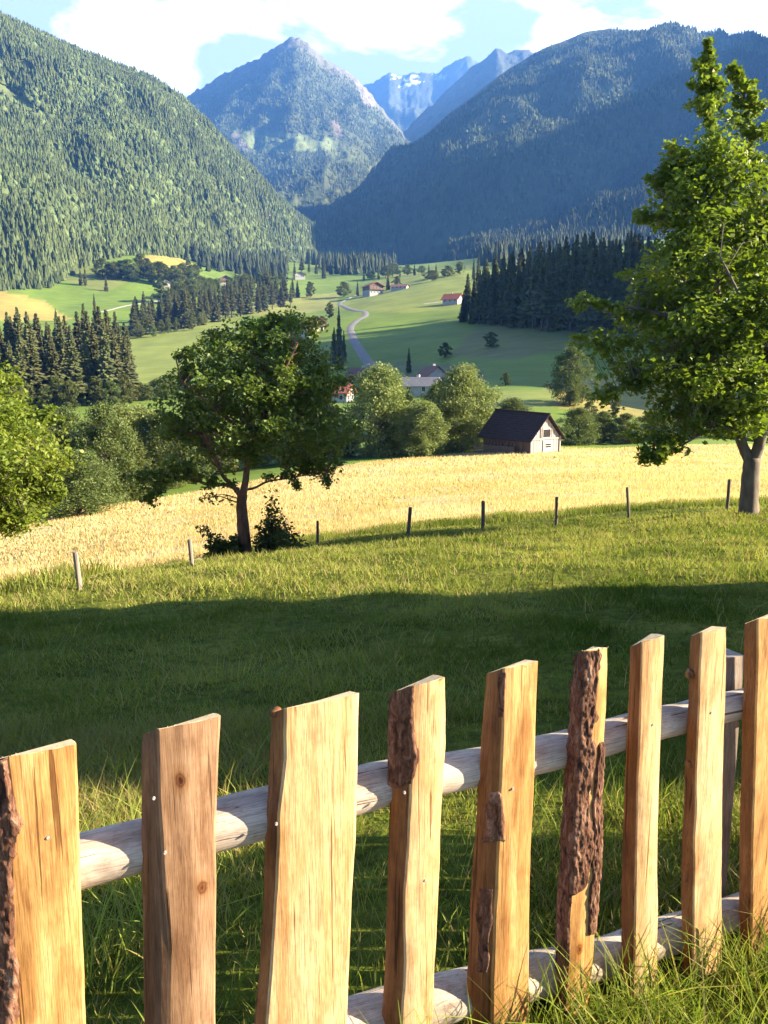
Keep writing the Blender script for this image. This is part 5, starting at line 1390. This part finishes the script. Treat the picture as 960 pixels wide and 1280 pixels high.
p4, *_ = picket([(490, 861), (486, 960), (487, 1000), (485, 1100), (481, 1200), (477, 1280)], [(515, 857), (516, 965), (512, 1050), (506, 1120), (508, 1200), (503, 1280)], [(556, 847), (557, 930), (552, 1010), (549, 1100), (544, 1200), (541, 1280)], .045,
                [W_pale, W_edge, M_cut], [(.0, .47, .0, .25, .006)], 4, rough=.0022, label='pale picket with a bark strip at its upper left')
p5, *_ = picket([(608, 838), (601, 920), (597, 1000), (592, 1060), (587, 1130), (583, 1240), (580, 1290)], [(630, 835), (629, 920), (626, 1000), (622, 1100), (618, 1200), (616, 1290)], [(673, 827), (670, 920), (667, 1000), (664, 1060), (662, 1150), (661, 1290)], .045,
                [W_gold, W_edge, M_cut], [(.12, .48, .28, .42, .006), (.12, .32, .52, .74, .002), (.22, .40, .01, .13, .002)], 5, rough=.002, label='golden picket with a small bark patch', chips=6)
p6, *_ = picket([(718, 815), (715, 870), (712, 930), (704, 1020), (701, 1090), (697, 1150), (693, 1240)], [(731, 813), (728, 870), (724, 930), (718, 1020), (716, 1090), (712, 1150), (708, 1240)], [(760, 810), (757, 900), (752, 970), (752, 1050), (747, 1110), (743, 1180), (735, 1260)], .05,
                [W_gold, W_edgebrown, M_cut], [(.0, .80, .0, .62, .010), (.0, .46, .55, .95, .008), (.66, .98, .22, .72, .008)], 6, rough=.004, label='narrow crooked picket still covered in dark bark', chips=7)
p7, *_ = picket([(788, 805), (784, 900), (780, 1000), (777, 1100), (776, 1200), (775, 1260)], [(803, 802), (800, 900), (797, 1000), (795, 1100), (793, 1200), (791, 1260)], [(831, 794), (828, 880), (825, 970), (822, 1060), (823, 1130), (822, 1250)], .042,
                [W_pale, W_edge, M_cut], None, 7, label='slim pale picket beside the bark covered one', chips=8)
p8, *_ = picket([(863, 792), (859, 900), (855, 1000), (851, 1080), (852, 1150), (853, 1200)], [(877, 790), (874, 880), (871, 970), (868, 1060), (868, 1150), (866, 1210)], [(908, 784), (907, 870), (904, 980), (903, 1080), (903, 1215)], .042,
                [W_pale, W_edge, M_cut], None, 8, rough=.002, label='slim pale picket with two branch stubs on its left edge')
knob(p8, 862, 843, .028, .010, .012); knob(p8, 862, 954, .028, .010, .012); knob(p8, 858, 1098, .028, .008, .008)
p9, *_ = picket([(931, 776), (929, 860), (926, 960), (924, 1060), (923, 1165)], [(948, 774), (946, 860), (944, 960), (941, 1060), (940, 1165)], [(982, 768), (980, 860), (978, 960), (977, 1060), (976, 1165)], .044, [W_gold, W_edge, M_cut], None, 9, label='golden picket at the right end of the picture')
picket([(1003, 764), (996, 1150)], [(1018, 762), (1010, 1150)], [(1050, 757), (1042, 1150)], .042, [W_pale, W_edge, M_cut], None, 10)
picket([(1070, 752), (1064, 1120)], [(1084, 750), (1076, 1120)], [(1112, 745), (1104, 1120)], .042, [W_gold, W_edge, M_cut], None, 11)
# the fence goes on to the right, outside the frame
_s0, _z0 = on_plane(1084, 750)
for k in range(6):
    s_ = _s0 + .19 * (k + 1); zt_ = _z0 + rng.uniform(-.02, .02); wd_ = rng.uniform(.075, .11)
    ln = lambda ds, dz=0: [tuple(float(q) for q in proj(W3(s_ + ds, z, 0))) for z in (zt_ + dz, zt_ - .5, zt_ - .95)]
    picket(ln(-.012), ln(0), ln(wd_, .012), .042, [[W_pale, W_gold, W_brown][k % 3], W_edge, M_cut], None, 60 + k)
for ob, u, v in [(p2, 192, 997), (p2, 206, 1065), (p3, 345, 1029), (p4, 505, 990), (p4, 531, 1099), (p5, 640, 985), (p7, 815, 905), (p8, 888, 890), (p9, 962, 868), (p1, 60, 1046)]: nail(ob, u, v)

def rail(pix, off, seed):
    """log rail behind the pickets: pix = (u, v_top, v_bottom)"""
    pts, rad = [], []
    for u, a, b_ in pix:
        s0, z0 = on_plane(u, a, off); s1, z1 = on_plane(u, b_, off)
        pts.append(W3(s0, (z0 + z1) / 2, off) - FOFF); rad.append(abs(z0 - z1) / 2 * .80)
    e0, e1 = pts[0] - (pts[1] - pts[0]) / np.linalg.norm(pts[1] - pts[0]) * 1.0, pts[-1] + (pts[-1] - pts[-2]) / np.linalg.norm(pts[-1] - pts[-2]) * 1.3
    pts = smooth_path([e0] + pts + [e1], 5); rad = np.interp(np.linspace(0, 1, len(pts)), np.linspace(0, 1, len(rad) + 2), [rad[0]] + rad + [rad[-1]])
    # contact with the backs of the pickets
    rr_ = np.random.default_rng(seed + 40); kk = np.arange(len(pts))
    pts = [p + UP * .006 * (vnoise(k * .35, 0, seed) - .5) + FN3 * .006 * (vnoise(k * .3, 3, seed) - .5) for k, p in zip(kk, pts)]
    rad = rad * (1 + .09 * (vnoise(kk * .45, kk * 0 + 9, seed) - .5))
    m = MB(); m.tube(pts, rad, 26, wob=.03)
    ob = link('rail', m.mesh('rail', W_rail, True), fence)
    return ob
rail([(135, 1028, 1106), (300, 988, 1060), (465, 950, 1016), (575, 934, 990), (690, 912, 965), (768, 895, 944), (840, 877, 923), (915, 862, 904)], .088, 1)
rail([(300, 1290, 1362), (460, 1240, 1305), (560, 1214, 1276), (680, 1186, 1244), (750, 1174, 1224), (825, 1147, 1197), (910, 1121, 1165)], .088, 2)
# square grey post behind the rails
sp_, zp = on_plane(917, 820, .16)
m = MB()
c0 = W3(sp_, zp, .16) - FOFF; zb_ = float(gz(*(W3(sp_, 0, .16)[:2]))) - .3
hw_ = .034
V = []
for z in (zb_ - FOFF[2], zp - FOFF[2]):
    for a, b_ in ((-1, -1), (1, -1), (1, 1), (-1, 1)):
        p = W3(sp_, 0, .185) - FOFF + FD3 * a * hw_ + FN3 * b_ * hw_; V.append((p[0], p[1], z))
m.add(V, [(3, 2, 1, 0), (4, 5, 6, 7), (0, 1, 5, 4), (1, 2, 6, 5), (2, 3, 7, 6), (3, 0, 4, 7)])
link('post', m.mesh('post', W_post), fence)

# small leafy weeds at the foot of the fence
def weed(label, s, d, h, seed):
    r = np.random.default_rng(seed); B = FA + FD * s + FN * d; P = np.array([B[0], B[1], float(gz(B[0], B[1]))])
    o = empty('weed', P); tag(o, label, 'weed')
    t = MB(); L = []
    for k in range(5):
        e = np.array([r.normal() * .05, r.normal() * .05, h * (.6 + .4 * r.random())]); t.tube([(0, 0, -.02), e * .5 + r.normal(size=3) * .01, e], [.003, .0025, .001], 5)
        for q in np.linspace(.35, 1, 8): L.append(e * q + r.normal(size=3) * .018)
    link('stem', t.mesh('weed_stem', M_shrub), o); link('foliage', leaf_mesh('weed_leaf', np.array(L), .05, M_bright, r=r, up=.8), o)
weed('leafy green weed growing behind the fence by the grey post', 2.18, .17, .42, 5)

# ------------------------------------------------------------------ the air
def haze():
    m = bpy.data.materials.new('haze'); m.use_nodes = True; nt = m.node_tree; nt.nodes.clear()
    o = N(nt, 'ShaderNodeOutputMaterial'); v = N(nt, 'ShaderNodeVolumePrincipled')
    v.inputs['Color'].default_value = (.12, .34, .96, 1); v.inputs['Density'].default_value = HAZE_D; v.inputs['Anisotropy'].default_value = .1
    nt.links.new(v.outputs[0], o.inputs['Volume'])
    co = [np.array(ob.matrix_world.translation) for ob in S.objects]
    zs = [GV[:, 2].min()] + [V_[0][..., 2].min() for V_ in SLOPES.values()]
    zt = max(V_[0][..., 2].max() for V_ in SLOPES.values())
    mb = MB(); mb.box(-9000, 9000, -400, 13000, min(zs) - 1, zt + 60)
    tag(link('haze', mb.mesh('haze', m)), 'blue summer haze in the valley air', 'haze', None, 'stuff')
HAZE_D = 1.15e-4
haze()
if 0:
    for X, Y in [(215, 235), (215, 300), (225, 380), (195, 200), (150, 300), (120, 240)]: print('HILL', X, Y, float(gz(X, Y)))
